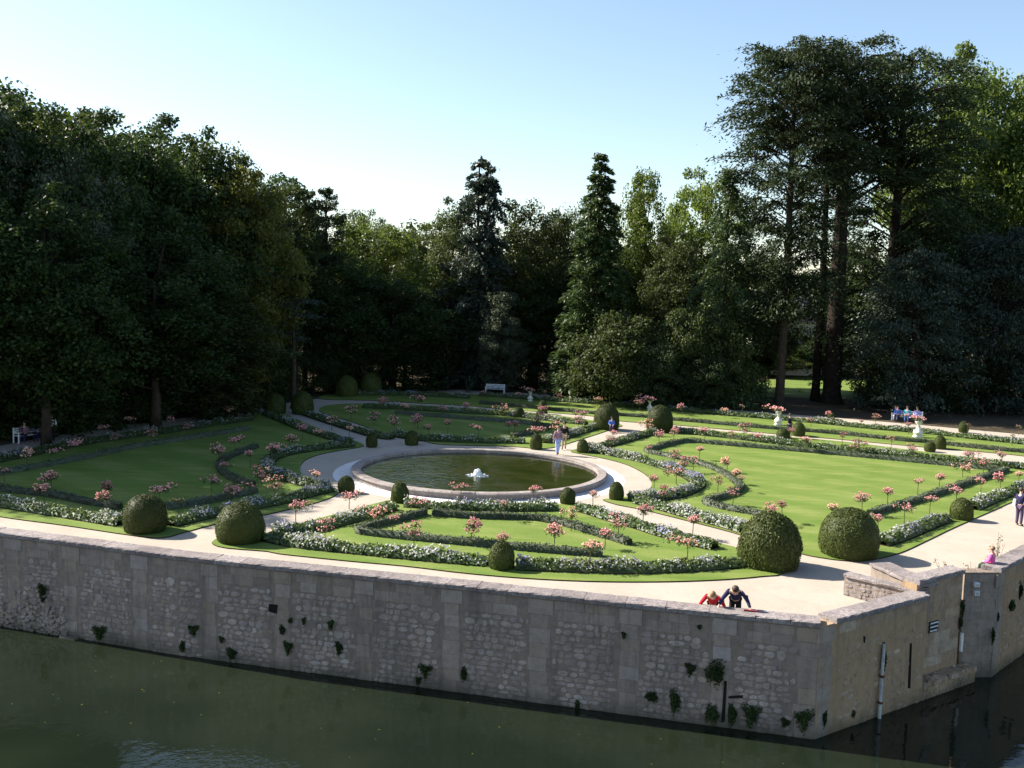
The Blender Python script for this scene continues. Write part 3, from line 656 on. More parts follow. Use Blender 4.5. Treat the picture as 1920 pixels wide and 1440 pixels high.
def mk_broad(key, seed, h, r, zb, trk=True, **kw):
    V, F, C = crown_broad(seed, h, r, zb, **kw); bark = M['bark']
    proto(key, V, F, trunk_mesh('trunk', h * .82, max(.12, h * .017), seed, C, bark))
mk_broad('broad0', 1, 20, 6.5, 3.5, ncl=250, nl=170, ls=.15)
mk_broad('broad1', 2, 20, 5.2, 4.5, ncl=230, nl=170, ls=.145, lobeamp=.6)
mk_broad('broad2', 3, 20, 5.8, 2.0, ncl=250, nl=170, ls=.15, flat=.6, lobeamp=.55)
mk_broad('broad3', 4, 20, 4.6, 1.0, ncl=230, nl=160, ls=.135, flat=.9, lobeamp=.5)
mk_broad('airy', 5, 20, 5.5, 5.5, ncl=190, nl=150, ls=.12, lobeamp=.7, fill=.25)
mk_broad('shrub0', 6, 6, 3.4, -0.6, ncl=140, nl=130, ls=.095, flat=.7)
mk_broad('shrub1', 7, 6, 2.8, -0.6, ncl=130, nl=130, ls=.09, flat=1.0, lobeamp=.5)

def conifer(seed, h, rb, zb=0.5, levels=30, nb=9, nl=70, ls=.17, droop=.25, power=.85, jit=.25, clump=.5, lumpy=.0):
    g = np.random.default_rng(seed); Ps = []; Ns = []; Ts = []; C = []
    for i in range(levels):
        t = (i + g.random() * .6) / levels; z = zb + (h - zb) * t
        R = rb * (1 - t) ** power * g.uniform(1 - jit, 1 + jit * .5) + (.04 if power > .6 else .25)
        k = max(3, int(nb * (1 - t * .5)))
        for j in range(k):
            a = 2 * math.pi * (j + g.random() * .8) / k + i * 1.3; L = R * g.uniform(1 - jit, 1.05); zj = g.uniform(-1, 1) * (h - zb) / levels * (1.1 if t < .93 else .3)
            if lumpy: L *= 1 + lumpy * math.sin(3 * a + z * .5) * math.sin(z * .9 + a)
            m = max(8, int(nl * (0.3 + L / rb) * .8)); u_ = g.random(m) ** .6
            wdt = (clump * (1.15 - u_) * (.2 + .8 * R / rb) + .1)
            x = u_ * L; y = g.normal(0, 1, m) * wdt * .6; zz = z + zj - droop * L * u_ ** 1.6 + .12 * L * (1 - u_) + g.normal(0, .12, m) * (.5 + clump * R / rb)
            ca, sa = math.cos(a), math.sin(a)
            P = np.stack([x * ca - y * sa, x * sa + y * ca, zz], 1); Ps.append(P)
            Ns.append(g.normal(size=(m, 3)) * .55 + np.array([ca * .35, sa * .35, .8]))
            Ts.append(np.array([ca, sa, -droop]) + g.normal(size=(m, 3)) * .45)
            if j % 3 == 0: C.append((L * .6 * ca, L * .6 * sa, z - droop * L * .4))
    P = np.concatenate(Ps); n = len(P); s_ = g.uniform(.7, 1.3, n) * ls
    V, F = cards(P, np.concatenate(Ns), s_ * 1.25, s_ * .5, g, np.concatenate(Ts)); return V, F, C
def mk_conifer(key, seed, h, rb, bark='bark', **kw):
    V, F, C = conifer(seed, h, rb, **kw); proto(key, V, F, trunk_mesh('trunk', h * .96, h * .016, seed, C, M[bark], .1, limbs=26))
mk_conifer('cone', 21, 20, 3.6, levels=50, nb=10, nl=150, ls=.14, droop=.3, power=.62, jit=.2, clump=1.1)
mk_conifer('fir', 22, 20, 4.6, levels=24, nb=9, nl=230, ls=.165, droop=.18, power=.3, jit=.5, clump=1.3, lumpy=.25)
mk_conifer('pine', 23, 20, 4.2, zb=4, levels=20, nb=8, nl=230, ls=.145, droop=-.2, power=.33, jit=.5, clump=1.4, lumpy=.2)
mk_conifer('weeping', 24, 20, 7.5, levels=26, nb=9, nl=220, ls=.15, droop=.42, power=.55, jit=.45, clump=1.6)

def cedar(seed, h, zb, rfun, nplates=120, per=130, ls=.17, pr=1.5, droop=.3):
    g = np.random.default_rng(seed); Ps = []; Ns = []; Ts = []; C = []
    for i in range(nplates):
        t = g.random() ** .85; z = zb + (h - zb) * t; a = g.uniform(0, 2 * math.pi); R = rfun(z / h) * (0.3 + .7 * g.random() ** .55)
        p = pr * g.uniform(.6, 1.35); ca, sa = math.cos(a), math.sin(a); m = per
        q = g.normal(size=(m, 2)) * .48; rr_ = np.hypot(q[:, 0], q[:, 1])
        x = R + q[:, 0] * p * 1.25; y = q[:, 1] * p * .8
        th = g.uniform(.1, .42); zz = z + .05 * R - droop * p * rr_ ** 1.5 - np.abs(g.normal(0, th * 1.3, m)) + g.normal(0, th * .5, m) - q[:, 0] * g.uniform(-.5, .7)
        P = np.stack([x * ca - y * sa, x * sa + y * ca, zz], 1); Ps.append(P)
        Ns.append(g.normal(size=(m, 3)) * .5 + np.array([0, 0, 1.0])); Ts.append(np.array([ca, sa, -.3]) + g.normal(size=(m, 3)) * .5); C.append((R * ca, R * sa, z))
    P = np.concatenate(Ps); n = len(P); s_ = g.uniform(.7, 1.3, n) * ls
    V, F = cards(P, np.concatenate(Ns), s_ * 1.25, s_ * .5, g, np.concatenate(Ts)); return V, F, C
def cedar_trunk(seed, h, r, C, mat, every=1):
    g = random.Random(seed); b = MB()
    b.tube([(0, 0, -.4), (0, 0, 1.0), (.1, 0, h * .4), (-.1, .1, h * .75), (0, 0, h * .97)], [r * 1.6, r * 1.05, r * .85, r * .5, .06], 10)
    for T in C[::every]:
        T = Vector(T); R = math.hypot(T.x, T.y); zz = max(h * .08, T.z - .35 * R); s0 = Vector((0, 0, zz))
        b.tube([s0, s0.lerp(T, .6) + Vector((0, 0, .12 * R)), T], [r * .22 * (1.25 - zz / h), r * .13, .03], 5, cap=False)
    return b.mesh('trunk', mat, True)
def mk_cedar(key, seed, h, zb, rfun, bark='bark_red', r=.55, **kw):
    V, F, C = cedar(seed, h, zb, rfun, **kw); proto(key, V, F, cedar_trunk(seed, h, r, C, M[bark], 2))
mk_cedar('cedar_a', 31, 32, 6.5, lambda t: 6.3 if .6 < t < .9 else (4.0 if t >= .9 else 4.6), nplates=285, per=230, pr=1.8, ls=.15, bark='bark', r=.45)
mk_cedar('cedar_b', 32, 32, 19.5, lambda t: 6.8 if t < .93 else 5.4, nplates=130, per=230, pr=1.8, ls=.15, r=.85)
mk_cedar('cedar_c', 33, 31, 2.0, lambda t: 6.6, nplates=270, per=230, pr=1.9, ls=.15, r=.6)
mk_cedar('cedar_d', 34, 16, 1.0, lambda t: 7.5 * (1.12 - t) ** .5, nplates=180, per=230, pr=1.9, ls=.15, r=.45)
mk_cedar('slim', 35, 27, 17, lambda t: 3.2, nplates=32, per=120, r=.4)

ROOTS = {}
def tree(name, key, px_, top, Y, r_px, leaf, label, cat='tree', group=None, href=None, base=None, sc_h=None, bark=None, rz=None):
    tp = atY(px_, top, Y); H_ = tp.z if sc_h is None else sc_h
    cm, tm = PROTO[key]; hh = href or {'shrub0': 6, 'shrub1': 6, 'cedar_a': 32, 'cedar_b': 32, 'cedar_c': 31, 'cedar_d': 16, 'slim': 27}.get(key, 20)
    rr_ = {'broad0': 6.5, 'broad1': 5.2, 'broad2': 5.8, 'broad3': 4.6, 'airy': 5.5, 'shrub0': 3.4, 'shrub1': 2.8, 'cone': 3.6, 'fir': 4.6, 'pine': 4.2, 'weeping': 7.5, 'cedar_a': 6.3, 'cedar_b': 6.8, 'cedar_c': 6.6, 'cedar_d': 7.5, 'slim': 3.2}[key]
    sz = H_ / hh * (0.93 if key[:3] in ('bro', 'air', 'shr') else 1); sx = (r_px / scl(Y)) / rr_
    e = link(name, None, loc=(tp.x, tp.y, 0), label=label, cat=cat, group=group)
    e.rotation_euler.z = random.uniform(0, 6.28) if rz is None else rz
    c = link('crown', cm, e); c.scale = (sx, sx, sz); c.material_slots[0].link = 'OBJECT'; c.material_slots[0].material = M[leaf]
    t = link('trunk', tm, e); t.scale = (sx, sx, sz)
    if bark: t.material_slots[0].link = 'OBJECT'; t.material_slots[0].material = M[bark]
    return e
G1 = 'dark broadleaved trees along the shaded side'; G2 = 'understorey bushes below the trees'; G3 = 'trees closing the far end of the garden'; G4 = 'tall trees behind the stair corner side'
T = [
 # left mass
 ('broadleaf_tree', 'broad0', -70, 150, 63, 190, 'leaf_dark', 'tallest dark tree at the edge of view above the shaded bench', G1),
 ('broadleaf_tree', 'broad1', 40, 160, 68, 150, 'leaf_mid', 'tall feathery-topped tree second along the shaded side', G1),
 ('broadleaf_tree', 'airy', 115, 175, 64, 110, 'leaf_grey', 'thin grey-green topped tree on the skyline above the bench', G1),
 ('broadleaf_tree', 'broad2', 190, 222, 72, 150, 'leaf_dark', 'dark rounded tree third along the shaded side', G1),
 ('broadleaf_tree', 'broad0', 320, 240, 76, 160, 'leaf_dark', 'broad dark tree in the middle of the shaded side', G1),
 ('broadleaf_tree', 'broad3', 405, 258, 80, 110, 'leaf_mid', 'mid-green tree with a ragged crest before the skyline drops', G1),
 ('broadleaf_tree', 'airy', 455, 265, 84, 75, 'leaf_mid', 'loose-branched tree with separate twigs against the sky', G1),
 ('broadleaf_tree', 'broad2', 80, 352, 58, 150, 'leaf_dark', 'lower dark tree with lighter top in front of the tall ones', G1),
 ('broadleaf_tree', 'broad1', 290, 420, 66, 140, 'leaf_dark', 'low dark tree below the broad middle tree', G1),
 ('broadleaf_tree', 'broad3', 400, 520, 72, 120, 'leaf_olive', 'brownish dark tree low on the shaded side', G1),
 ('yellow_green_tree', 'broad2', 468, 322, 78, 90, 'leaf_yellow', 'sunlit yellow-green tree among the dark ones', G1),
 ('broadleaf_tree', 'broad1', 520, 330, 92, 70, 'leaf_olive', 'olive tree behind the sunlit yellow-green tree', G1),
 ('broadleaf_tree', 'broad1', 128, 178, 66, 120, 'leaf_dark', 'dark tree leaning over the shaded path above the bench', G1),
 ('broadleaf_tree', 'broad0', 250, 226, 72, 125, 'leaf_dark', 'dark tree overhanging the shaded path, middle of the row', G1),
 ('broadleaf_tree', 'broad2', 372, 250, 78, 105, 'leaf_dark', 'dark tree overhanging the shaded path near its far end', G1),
 # centre
 ('pine_tree', 'pine', 575, 352, 92, 62, 'needle_dark', 'dark pine with twin spiky tips', G3),
 ('pine_tree', 'pine', 612, 350, 95, 58, 'needle_dark', 'second dark pine tip beside the twin-tipped pine', G3),
 ('slender_tree', 'slim', 552, 560, 79, 40, 'needle_blue', 'small slim-trunked pine standing clear of the shaded wood', G3),
 ('broadleaf_tree', 'broad0', 700, 385, 102, 100, 'leaf_light', 'bright green rounded tree on the low skyline', G3),
 ('broadleaf_tree', 'airy', 725, 376, 150, 60, 'leaf_grey', 'distant grey-green tree behind the bright rounded one', G3),
 ('broadleaf_tree', 'broad1', 790, 402, 112, 70, 'leaf_mid', 'mid-green tree at the lowest dip of the skyline', G3),
 ('broadleaf_tree', 'broad2', 850, 378, 106, 65, 'leaf_olive', 'olive tree half hidden behind the dark fir', G3),
 ('fir_tree', 'fir', 900, 298, 100, 84, 'needle_blue', 'dark blue-green fir with a crooked flat top', G3),
 ('fir_tree', 'fir', 920, 306, 99, 62, 'needle_blue', 'second crooked fir stem leaning against the dark blue-green fir', G3),
 ('broadleaf_tree', 'broad3', 660, 388, 108, 60, 'leaf_mid', 'mid-green tree between the pines and the bright rounded tree', G3),
 ('broadleaf_tree', 'broad0', 1005, 350, 104, 85, 'leaf_olive', 'broad olive tree between the fir and the pointed conifer', G3),
 ('broadleaf_tree', 'airy', 1055, 345, 106, 60, 'leaf_olive', 'fine-leaved olive tree touching the pointed conifer', G3),
 ('redwood_tree', 'cone', 1128, 284, 93, 96, 'needle_green', 'sharply pointed conical conifer', G3),
 ('conifer_tree', 'fir', 1200, 322, 106, 40, 'needle_dark', 'small dark conifer top behind the bright green tree', G3),
 ('broadleaf_tree', 'broad3', 1215, 312, 104, 62, 'leaf_light', 'bright green narrow tree next to the pointed conifer', G3),
 ('broadleaf_tree', 'broad1', 1325, 298, 110, 75, 'leaf_light', 'bright green tree on the skyline before the tall cedars', G3),
 ('cedar_tree', 'weeping', 1370, 322, 91, 135, 'needle_green', 'weeping-branched cedar reaching towards the bright green tree', G3),
 ('broadleaf_tree', 'broad2', 1270, 440, 98, 75, 'leaf_olive', 'dull green tree under the weeping cedar', G3),
 ('broadleaf_tree', 'broad1', 1010, 500, 102, 70, 'leaf_dark', 'dark tree below the broad olive tree', G3),
 ('broadleaf_tree', 'broad0', 740, 500, 96, 110, 'leaf_dark', 'dark tree under the bright rounded tree', G3),
 ('broadleaf_tree', 'broad2', 630, 480, 93, 90, 'leaf_dark', 'dark tree below the pines', G3),
 ('broadleaf_tree', 'broad3', 850, 520, 101, 80, 'leaf_dark', 'dark tree below the crooked fir', G3),
 ('broadleaf_tree', 'broad3', 500, 470, 84, 80, 'leaf_dark', 'dark tree under the sunlit yellow-green tree', G3),
 ('silvery_tree', 'broad3', 940, 545, 97, 52, 'leaf_grey', 'small silvery-leaved tree catching light before the dark wood', G3),
 # right
 ('cedar_tree', 'cedar_a', 1497, 78, 90, 116, 'needle_dark', 'tall cedar with a pale bare foot, first of the giants', G4),
 ('redwood_tree', 'cedar_b', 1597, 84, 95, 130, 'needle_dark', 'giant flat-topped tree with a thick bare dark trunk', G4),
 ('conifer_tree', 'slim', 1562, 150, 97, 60, 'needle_dark', 'thinner bare trunk standing close beside the thick one', G4),
 ('cedar_tree', 'cedar_c', 1700, 100, 98, 128, 'needle_dark', 'wide dark cedar behind the thick bare trunk', G4),
 ('plane_tree', 'broad1', 1790, 66, 112, 115, 'leaf_light', 'yellow-green plane tree beside the wide dark cedar', G4),
 ('plane_tree', 'broad0', 1890, 78, 112, 120, 'leaf_light', 'tall yellow-green plane tree at the edge of the frame', G4),
 ('plane_tree', 'broad2', 1990, 150, 108, 120, 'leaf_light', 'plane tree mostly out of view past the last tall one', G4),
 ('cedar_tree', 'cedar_d', 1730, 470, 90, 120, 'needle_blue', 'low bluish cedar with drooping fans under the giants', G4),
 ('cedar_tree', 'cedar_d', 1880, 430, 92, 130, 'needle_blue', 'low bluish cedar at the edge of view', G4),
 ('broadleaf_tree', 'broad1', 1650, 420, 103, 90, 'leaf_dark', 'dark tree behind the giant bare trunk', G4),
 ('broadleaf_tree', 'broad2', 1790, 330, 104, 95, 'leaf_dark', 'dark tree between the wide cedar and the plane trees', G4),
 ('broadleaf_tree', 'broad2', 1428, 640, 127, 80, 'leaf_mid', 'small round tree on the far side of the far lawn', G4),
 ('broadleaf_tree', 'broad0', 1545, 615, 129, 80, 'leaf_dark', 'dark tree closing the far lawn behind the trunks', G4),
 ('broadleaf_tree', 'broad3', 1425, 470, 104, 66, 'leaf_olive', 'olive tree against the pale-footed cedar', G4),
]
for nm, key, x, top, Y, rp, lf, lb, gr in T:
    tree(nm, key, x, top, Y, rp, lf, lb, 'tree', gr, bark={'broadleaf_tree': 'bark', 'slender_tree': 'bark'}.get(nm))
SH = [(-60, 620, 60, 130), (60, 640, 62, 110), (150, 610, 66, 110), (250, 640, 68, 95), (340, 620, 74, 100), (430, 640, 78, 80), (500, 650, 83, 70),
      (590, 640, 90, 70), (670, 620, 95, 80), (760, 640, 97, 85), (850, 630, 102, 70), (1010, 620, 101, 70), (1090, 640, 97, 60)]
for i, (x, top, Y, rp) in enumerate(SH):
    tree('understorey_bush', 'shrub%d' % (i % 2), x, top, Y, rp, 'leaf_dark', 'dark bush at the foot of the wood, %s counted from the shaded bench' % ORD[i], 'bush', G2)
YW = [(1160, 575, 88, 92, 'leaf_olive', 'large olive-brown yew mound below the pointed conifer'), (1275, 560, 89, 70, 'leaf_olive', 'dull yew mound next to the olive-brown one'),
      (1355, 585, 89, 68, 'leaf_olive', 'yew mound with a sunlit top by the gap to the far lawn'), (1225, 640, 87, 60, 'needle_dark', 'low dark yew between the larger mounds'),
      (1320, 660, 87, 60, 'needle_dark', 'low dark yew beside the opening to the far lawn'), (1460, 560, 96, 48, 'leaf_olive', 'ivy mass climbing the pale-footed cedar'),
      (1660, 640, 93, 60, 'needle_dark', 'dark bush behind the thick bare trunk'), (1770, 660, 92, 80, 'needle_dark', 'dark bush under the low bluish cedar'),
      (1900, 640, 92, 90, 'needle_dark', 'dark bush at the edge of view under the cedars')]
for x, top, Y, rp, lf, lb in YW:
    e = tree('yew_bush', 'shrub0', x, top, Y, rp, lf, lb, 'bush', None)
    if 'ivy' in lb: e.children[0].location.z = 4.2; e.children[0].scale.z *= .62; e.children[1].scale = (.1, .1, .6)
# off-frame wood that throws the shade over the near side of the garden, and the woods behind
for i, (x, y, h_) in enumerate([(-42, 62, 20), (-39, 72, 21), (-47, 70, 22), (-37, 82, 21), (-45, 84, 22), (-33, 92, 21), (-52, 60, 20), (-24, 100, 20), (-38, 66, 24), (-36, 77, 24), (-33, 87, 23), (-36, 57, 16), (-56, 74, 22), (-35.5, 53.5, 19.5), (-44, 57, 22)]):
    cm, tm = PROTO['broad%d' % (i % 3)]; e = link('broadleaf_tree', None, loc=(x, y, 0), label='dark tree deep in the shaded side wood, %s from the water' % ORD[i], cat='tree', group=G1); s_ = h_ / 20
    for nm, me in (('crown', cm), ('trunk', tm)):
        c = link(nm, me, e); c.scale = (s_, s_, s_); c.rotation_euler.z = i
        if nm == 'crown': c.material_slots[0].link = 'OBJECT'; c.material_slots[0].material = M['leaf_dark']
# far wood: one mass
V = []; F = []; nV = 0
for i in range(34):
    x = -75 + i * 7.2 + random.uniform(-2, 2); y = 138 + random.uniform(0, 22); h_ = random.uniform(15, 20); 
    v, f, _ = crown_broad(100 + i, h_, 5.5, -.5, ncl=60, nl=45, ls=.42, cr=1.7)
    V.append(v + np.array([x, y, 0])); F.append(f + nV); nV += len(v)
link('distant_woods', mesh_np('distant_woods', np.concatenate(V), np.concatenate(F), [M['leaf_dark']]), kind='stuff', label='distant wood closing off the park behind the garden trees')
# pale house glimpsed through the cedars
hp = atY(1462, 660, 132); hs = link('country_house', None, loc=(hp.x, hp.y, 0), label='pale rendered house glimpsed between trunks beyond the far lawn', cat='house')
b = MB(); b.box((0, 0, 3.4), (9, 7, 6.8)); link('wall', b.mesh('wall', M['white_stone']), hs)
b = MB(); b.add([(-4.8, -3.8, 6.8), (4.8, -3.8, 6.8), (4.8, 3.8, 6.8), (-4.8, 3.8, 6.8), (-3, 0, 9.8), (3, 0, 9.8)], [(0, 1, 5, 4), (2, 3, 4, 5), (1, 2, 5), (3, 0, 4), (3, 2, 1, 0)]); link('roof', b.mesh('roof', M['sign_black']), hs)
for fx in (-3, 0, 3):
    for fz in (1.6, 4.8):
        b = MB(); b.box((fx, -3.53, fz), (1.0, .08, 1.5)); link('window', b.mesh('window', M['metal_grey']), hs)

# ------------------------------------------------------------------ clipped hedges, flower beds
def strip_pts(line, step):
    L = smooth_line(line, step); P = np.array(L); d = np.gradient(P, axis=0); d = d / np.maximum(np.linalg.norm(d, axis=1, keepdims=True), 1e-6)
    return P, d
def hedge(pts, label, w_=0.34, h_=0.27, dens=150, leaf='hedge', z0=0.04):
    P, d = strip_pts(px(pts), 0.4); n_ = np.stack([-d[:, 1], d[:, 0]], 1); rng = RN
    seg = np.linalg.norm(np.diff(P, axis=0), axis=1); tot = seg.sum(); m = int(tot * dens)
    i = rng.choice(len(seg), m, p=seg / tot); u_ = rng.random(m)[:, None]
    base = P[i] * (1 - u_) + P[i + 1] * u_; nn = n_[i]
    face = rng.random(m); s_ = rng.uniform(-1, 1, m)
    hv = h_ * (1 + .13 * np.sin(base[:, 0] * 3.1 + base[:, 1] * 2.3) + rng.normal(0, .06, m))
    off = np.where(face < .45, s_ * w_ / 2, np.sign(s_) * w_ / 2 * rng.uniform(.9, 1.12, m)); zz = np.where(face < .45, hv, rng.random(m) * hv)
    X = np.concatenate([base + nn * off[:, None], (z0 + zz)[:, None]], 1)
    X[:, :2] += rng.normal(0, .015, (m, 2))
    nr = np.concatenate([nn * np.where(face < .45, 0, np.sign(s_))[:, None], np.where(face < .45, 1, .2)[:, None]], 1) + rng.normal(size=(m, 3)) * .5
    V, F = cards(X, nr, rng.uniform(.03, .07, m), rng.uniform(.02, .045, m), rng)
    k = len(P); cw = w_ * .42; core = []
    for a in range(k):
        for sx, z in ((-cw, 0), (-cw, h_ * .86), (cw, h_ * .86), (cw, 0)): core.append((P[a, 0] + n_[a, 0] * sx, P[a, 1] + n_[a, 1] * sx, z0 + z))
    cf = [(a * 4 + j, a * 4 + j + 1, (a + 1) * 4 + j + 1, (a + 1) * 4 + j) for a in range(k - 1) for j in range(3)] + [(0, 1, 2, 3), ((k - 1) * 4 + 3, (k - 1) * 4 + 2, (k - 1) * 4 + 1, (k - 1) * 4)]
    nv = len(V); V = np.concatenate([V, np.array(core)]); F = np.concatenate([F, np.array(cf) + nv])
    return link('low_hedge', mesh_np('low_hedge', V, F, [M[leaf]]), label=label, cat='hedge', group='low clipped hedges edging the lawns')
def bed(pts, label, w_=0.78, h_=0.36, dens=330, flower=.5, z0=0.04):
    P, d = strip_pts(px(pts), 0.4); n_ = np.stack([-d[:, 1], d[:, 0]], 1); rng = RN
    seg = np.linalg.norm(np.diff(P, axis=0), axis=1); tot = seg.sum(); m = int(tot * dens)
    i = rng.choice(len(seg), m, p=seg / tot); u_ = rng.random(m)[:, None]
    base = P[i] * (1 - u_) + P[i + 1] * u_; nn = n_[i]; s_ = rng.uniform(-1, 1, m)
    bx, by = base[:, 0], base[:, 1]
    big = (np.sin(bx * 1.9 + by * 1.1) + np.sin(bx * .83 - by * 1.7 + 1.3) + np.sin(bx * 3.3 + by * 2.9 + .4)) / 3
    top = h_ * (1 + .32 * big + .15 * np.sin(s_ * 4 + bx * 5)) * np.sqrt(np.maximum(0.05, 1 - .8 * s_ ** 2))
    z = top * (0.25 + .75 * rng.random(m) ** .5); fl = (rng.random(m) < (flower * (0.18 + .75 * (big > .0) + .35 * (big > .3)) * .52)) & (rng.random(m) < .9)
    z = np.where(fl, top * rng.uniform(.85, 1.22, m), z)
    X = np.concatenate([base + nn * (s_ * w_ / 2)[:, None], (z0 + z)[:, None]], 1); X[:, :2] += rng.normal(0, .03, (m, 2))
    nr = np.concatenate([nn * s_[:, None] * .8, np.full((m, 1), .8)], 1) + rng.normal(size=(m, 3)) * .55
    a_ = np.where(fl, rng.uniform(.03, .055, m), rng.uniform(.05, .11, m)); b_ = np.where(fl, a_ * .9, a_ * .45)
    V, F = cards(X, nr, a_, b_, rng)
    kindp = np.sin(bx * .7 + 2) + np.sin(by * .9 + bx * .4); mi = np.where(fl, np.where((kindp > .55) & (rng.random(m) < .8), 2, 1), 0)
    k = len(P); so_ = []
    for a in range(k):
        for sx in (-w_ * .52, w_ * .52): so_.append((P[a, 0] + n_[a, 0] * sx, P[a, 1] + n_[a, 1] * sx, 0.05))
    core = []
    for a in range(k):
        for sx, zz in ((-w_ * .4, .02), (-w_ * .25, h_ * .55), (w_ * .25, h_ * .55), (w_ * .4, .02)): core.append((P[a, 0] + n_[a, 0] * sx, P[a, 1] + n_[a, 1] * sx, z0 + zz))
    nv = len(V); sf = [(a * 2 + nv, a * 2 + 1 + nv, a * 2 + 3 + nv, a * 2 + 2 + nv) for a in range(k - 1)]; nv2 = nv + len(so_)
    cf = [(a * 4 + j + nv2, a * 4 + j + 1 + nv2, (a + 1) * 4 + j + 1 + nv2, (a + 1) * 4 + j + nv2) for a in range(k - 1) for j in range(3)]
    V = np.concatenate([V, np.array(so_), np.array(core)]); F = np.concatenate([F, np.array(sf), np.array(cf)])
    mi = np.concatenate([mi, np.full(len(sf), 3), np.full(len(cf), 0)])
    return link('flower_bed', mesh_np('flower_bed', V, F, [M['bed_leaf'], M['bloom_white'], M['bloom_lilac'], M['soil']], mi), kind='stuff', label=label)
BEDS = [
 ([(498, 1012), (560, 1025), (640, 1034), (700, 1040), (800, 1050), (880, 1057), (915, 1060)], 'white flower border along the front edge of the front lawn', .8),
 ([(968, 1066), (1080, 1071), (1200, 1073), (1300, 1069), (1385, 1062)], 'white flower border from the round bush to the big rough topiary', .8),
 ([(512, 1003), (575, 998), (625, 987), (675, 974), (735, 956)], 'mixed flower border beside the diagonal path to the pond', .8),
 ([(760, 950), (840, 955), (920, 957), (960, 958), (1045, 957)], 'leafy flower border facing the pond on the front lawn', .35),
 ([(1085, 957), (1110, 964), (1150, 977), (1200, 991), (1240, 1004), (1300, 1021), (1340, 1031)], 'lilac flower border along the diagonal path on the front lawn', .75),
 ([(1105, 847), (1160, 857), (1210, 868), (1255, 882), (1290, 896), (1308, 910), (1296, 922), (1262, 934), (1215, 940), (1178, 938)], 'curved silvery flower border round the pond on the side lawn', .7),
 ([(1195, 944), (1225, 951), (1260, 961), (1310, 975), (1360, 988), (1395, 999)], 'white flower border along the diagonal path on the side lawn', .75),
 ([(1105, 846), (1160, 832), (1200, 821), (1228, 813)], 'flower border beside the short path behind the pond', .55),
 ([(1262, 811), (1320, 817), (1385, 824), (1440, 831), (1540, 842), (1665, 855), (1765, 865), (1865, 875), (1940, 883)], 'long leafy flower border behind the side lawn hedge', .3),
 ([(1650, 1024), (1690, 1010), (1740, 989), (1772, 976)], 'white flower border between the smooth dome and the small one', .6),
 ([(1822, 957), (1850, 944), (1877, 933), (1915, 920), (1980, 900)], 'white flower border past the small dome on the wide path', .6),
 ([(740, 817), (792, 826), (880, 830), (985, 832)], 'flower border behind the pond on the middle lawn', .4),
 ([(1020, 832), (1060, 822), (1097, 810), (1130, 801)], 'flower border beside the two walkers', .6),
 ([(680, 765), (780, 770), (860, 775), (950, 780), (1040, 791), (1100, 797)], 'flower border at the back of the middle lawn', .4),
 ([(-60, 938), (0, 948), (50, 957), (112, 967), (175, 977), (228, 986)], 'silvery flower border on the front edge of the shaded lawn', .45),
 ([(318, 988), (375, 974), (430, 963), (480, 953), (530, 943), (580, 930), (618, 921)], 'white flower border along the diagonal path on the shaded lawn', .6),
 ([(662, 838), (590, 845), (535, 854), (503, 868), (508, 890), (560, 907), (612, 918)], 'curved flower border in the shade beside the pond', .4),
 ([(500, 778), (560, 803), (610, 820), (655, 834)], 'shaded flower border beside the path into the wood', .4),
 ([(565, 775), (640, 800), (700, 818), (735, 824)], 'shaded flower border on the far side of the wood path', .4),
 ([(-60, 878), (0, 866), (125, 840), (200, 827), (325, 810), (470, 788)], 'shaded flower border along the path under the trees', .5),
 ([(900, 743), (1000, 750), (1110, 758), (1185, 764), (1260, 770), (1320, 776), (1440, 786), (1540, 795), (1640, 805), (1740, 814), (1820, 823), (1920, 834), (2000, 843)], 'grey-leaved border on the strip lawn next to the far path', .25),
 ([(640, 742), (760, 742), (880, 748)], 'shaded border on the strip lawn by the wood', .4),
]
for pts, lb, fl in BEDS: bed(pts, lb, flower=fl)
HEDGES = [
 ([(797, 966), (755, 977), (710, 988), (680, 996), (672, 1002), (720, 1008), (775, 1014), (880, 1024), (925, 1028), (1000, 1035), (1080, 1042), (1130, 1045)], 'low grey hedge with a pointed end on the front lawn'),
 ([(812, 968), (880, 973), (992, 976), (1030, 981), (1065, 989), (1117, 1005), (1180, 1024)], 'low grey hedge forming the back of the front lawn figure'),
 ([(1335, 834), (1280, 831), (1222, 845), (1214, 850), (1255, 859), (1297, 869), (1335, 881), (1362, 894), (1382, 910), (1387, 920), (1366, 932), (1330, 942), (1324, 948), (1360, 957), (1410, 966), (1440, 973)], 'curling low hedge between pond and side lawn'),
 ([(1335, 834), (1440, 843), (1565, 854), (1690, 866), (1790, 876), (1872, 884)], 'straight low hedge behind the big side lawn'),
 ([(1888, 884), (1815, 909), (1740, 935), (1677, 955), (1630, 968)], 'dark straight hedge between side lawn and wide path'),
 ([(740, 777), (805, 782), (880, 788), (960, 794), (1030, 801)], 'low hedge at the back of the middle lawn'),
 ([(1045, 799), (1010, 811), (960, 822)], 'short slanting hedge near the walkers'),
 ([(-60, 912), (0, 922), (100, 934), (150, 944), (225, 957)], 'low hedge near the front of the shaded lawn'),
 ([(310, 957), (375, 947), (480, 925)], 'low hedge beside the first smooth dome on the shaded lawn'),
 ([(-60, 902), (0, 892), (150, 864), (250, 842), (375, 822), (465, 808)], 'long low hedge at the back of the shaded lawn'),
 ([(480, 841), (430, 860), (412, 875), (420, 892), (450, 907), (475, 914)], 'curved low hedge in the shaded lawn'),
 ([(900, 758), (960, 763), (1010, 768), (1110, 777), (1210, 784), (1260, 789), (1360, 798), (1440, 805), (1565, 815), (1690, 828), (1740, 832), (1840, 843), (1920, 850), (2000, 858)], 'long low hedge running through the strip lawn'),
]
for pts, lb in HEDGES: hedge(pts, lb)

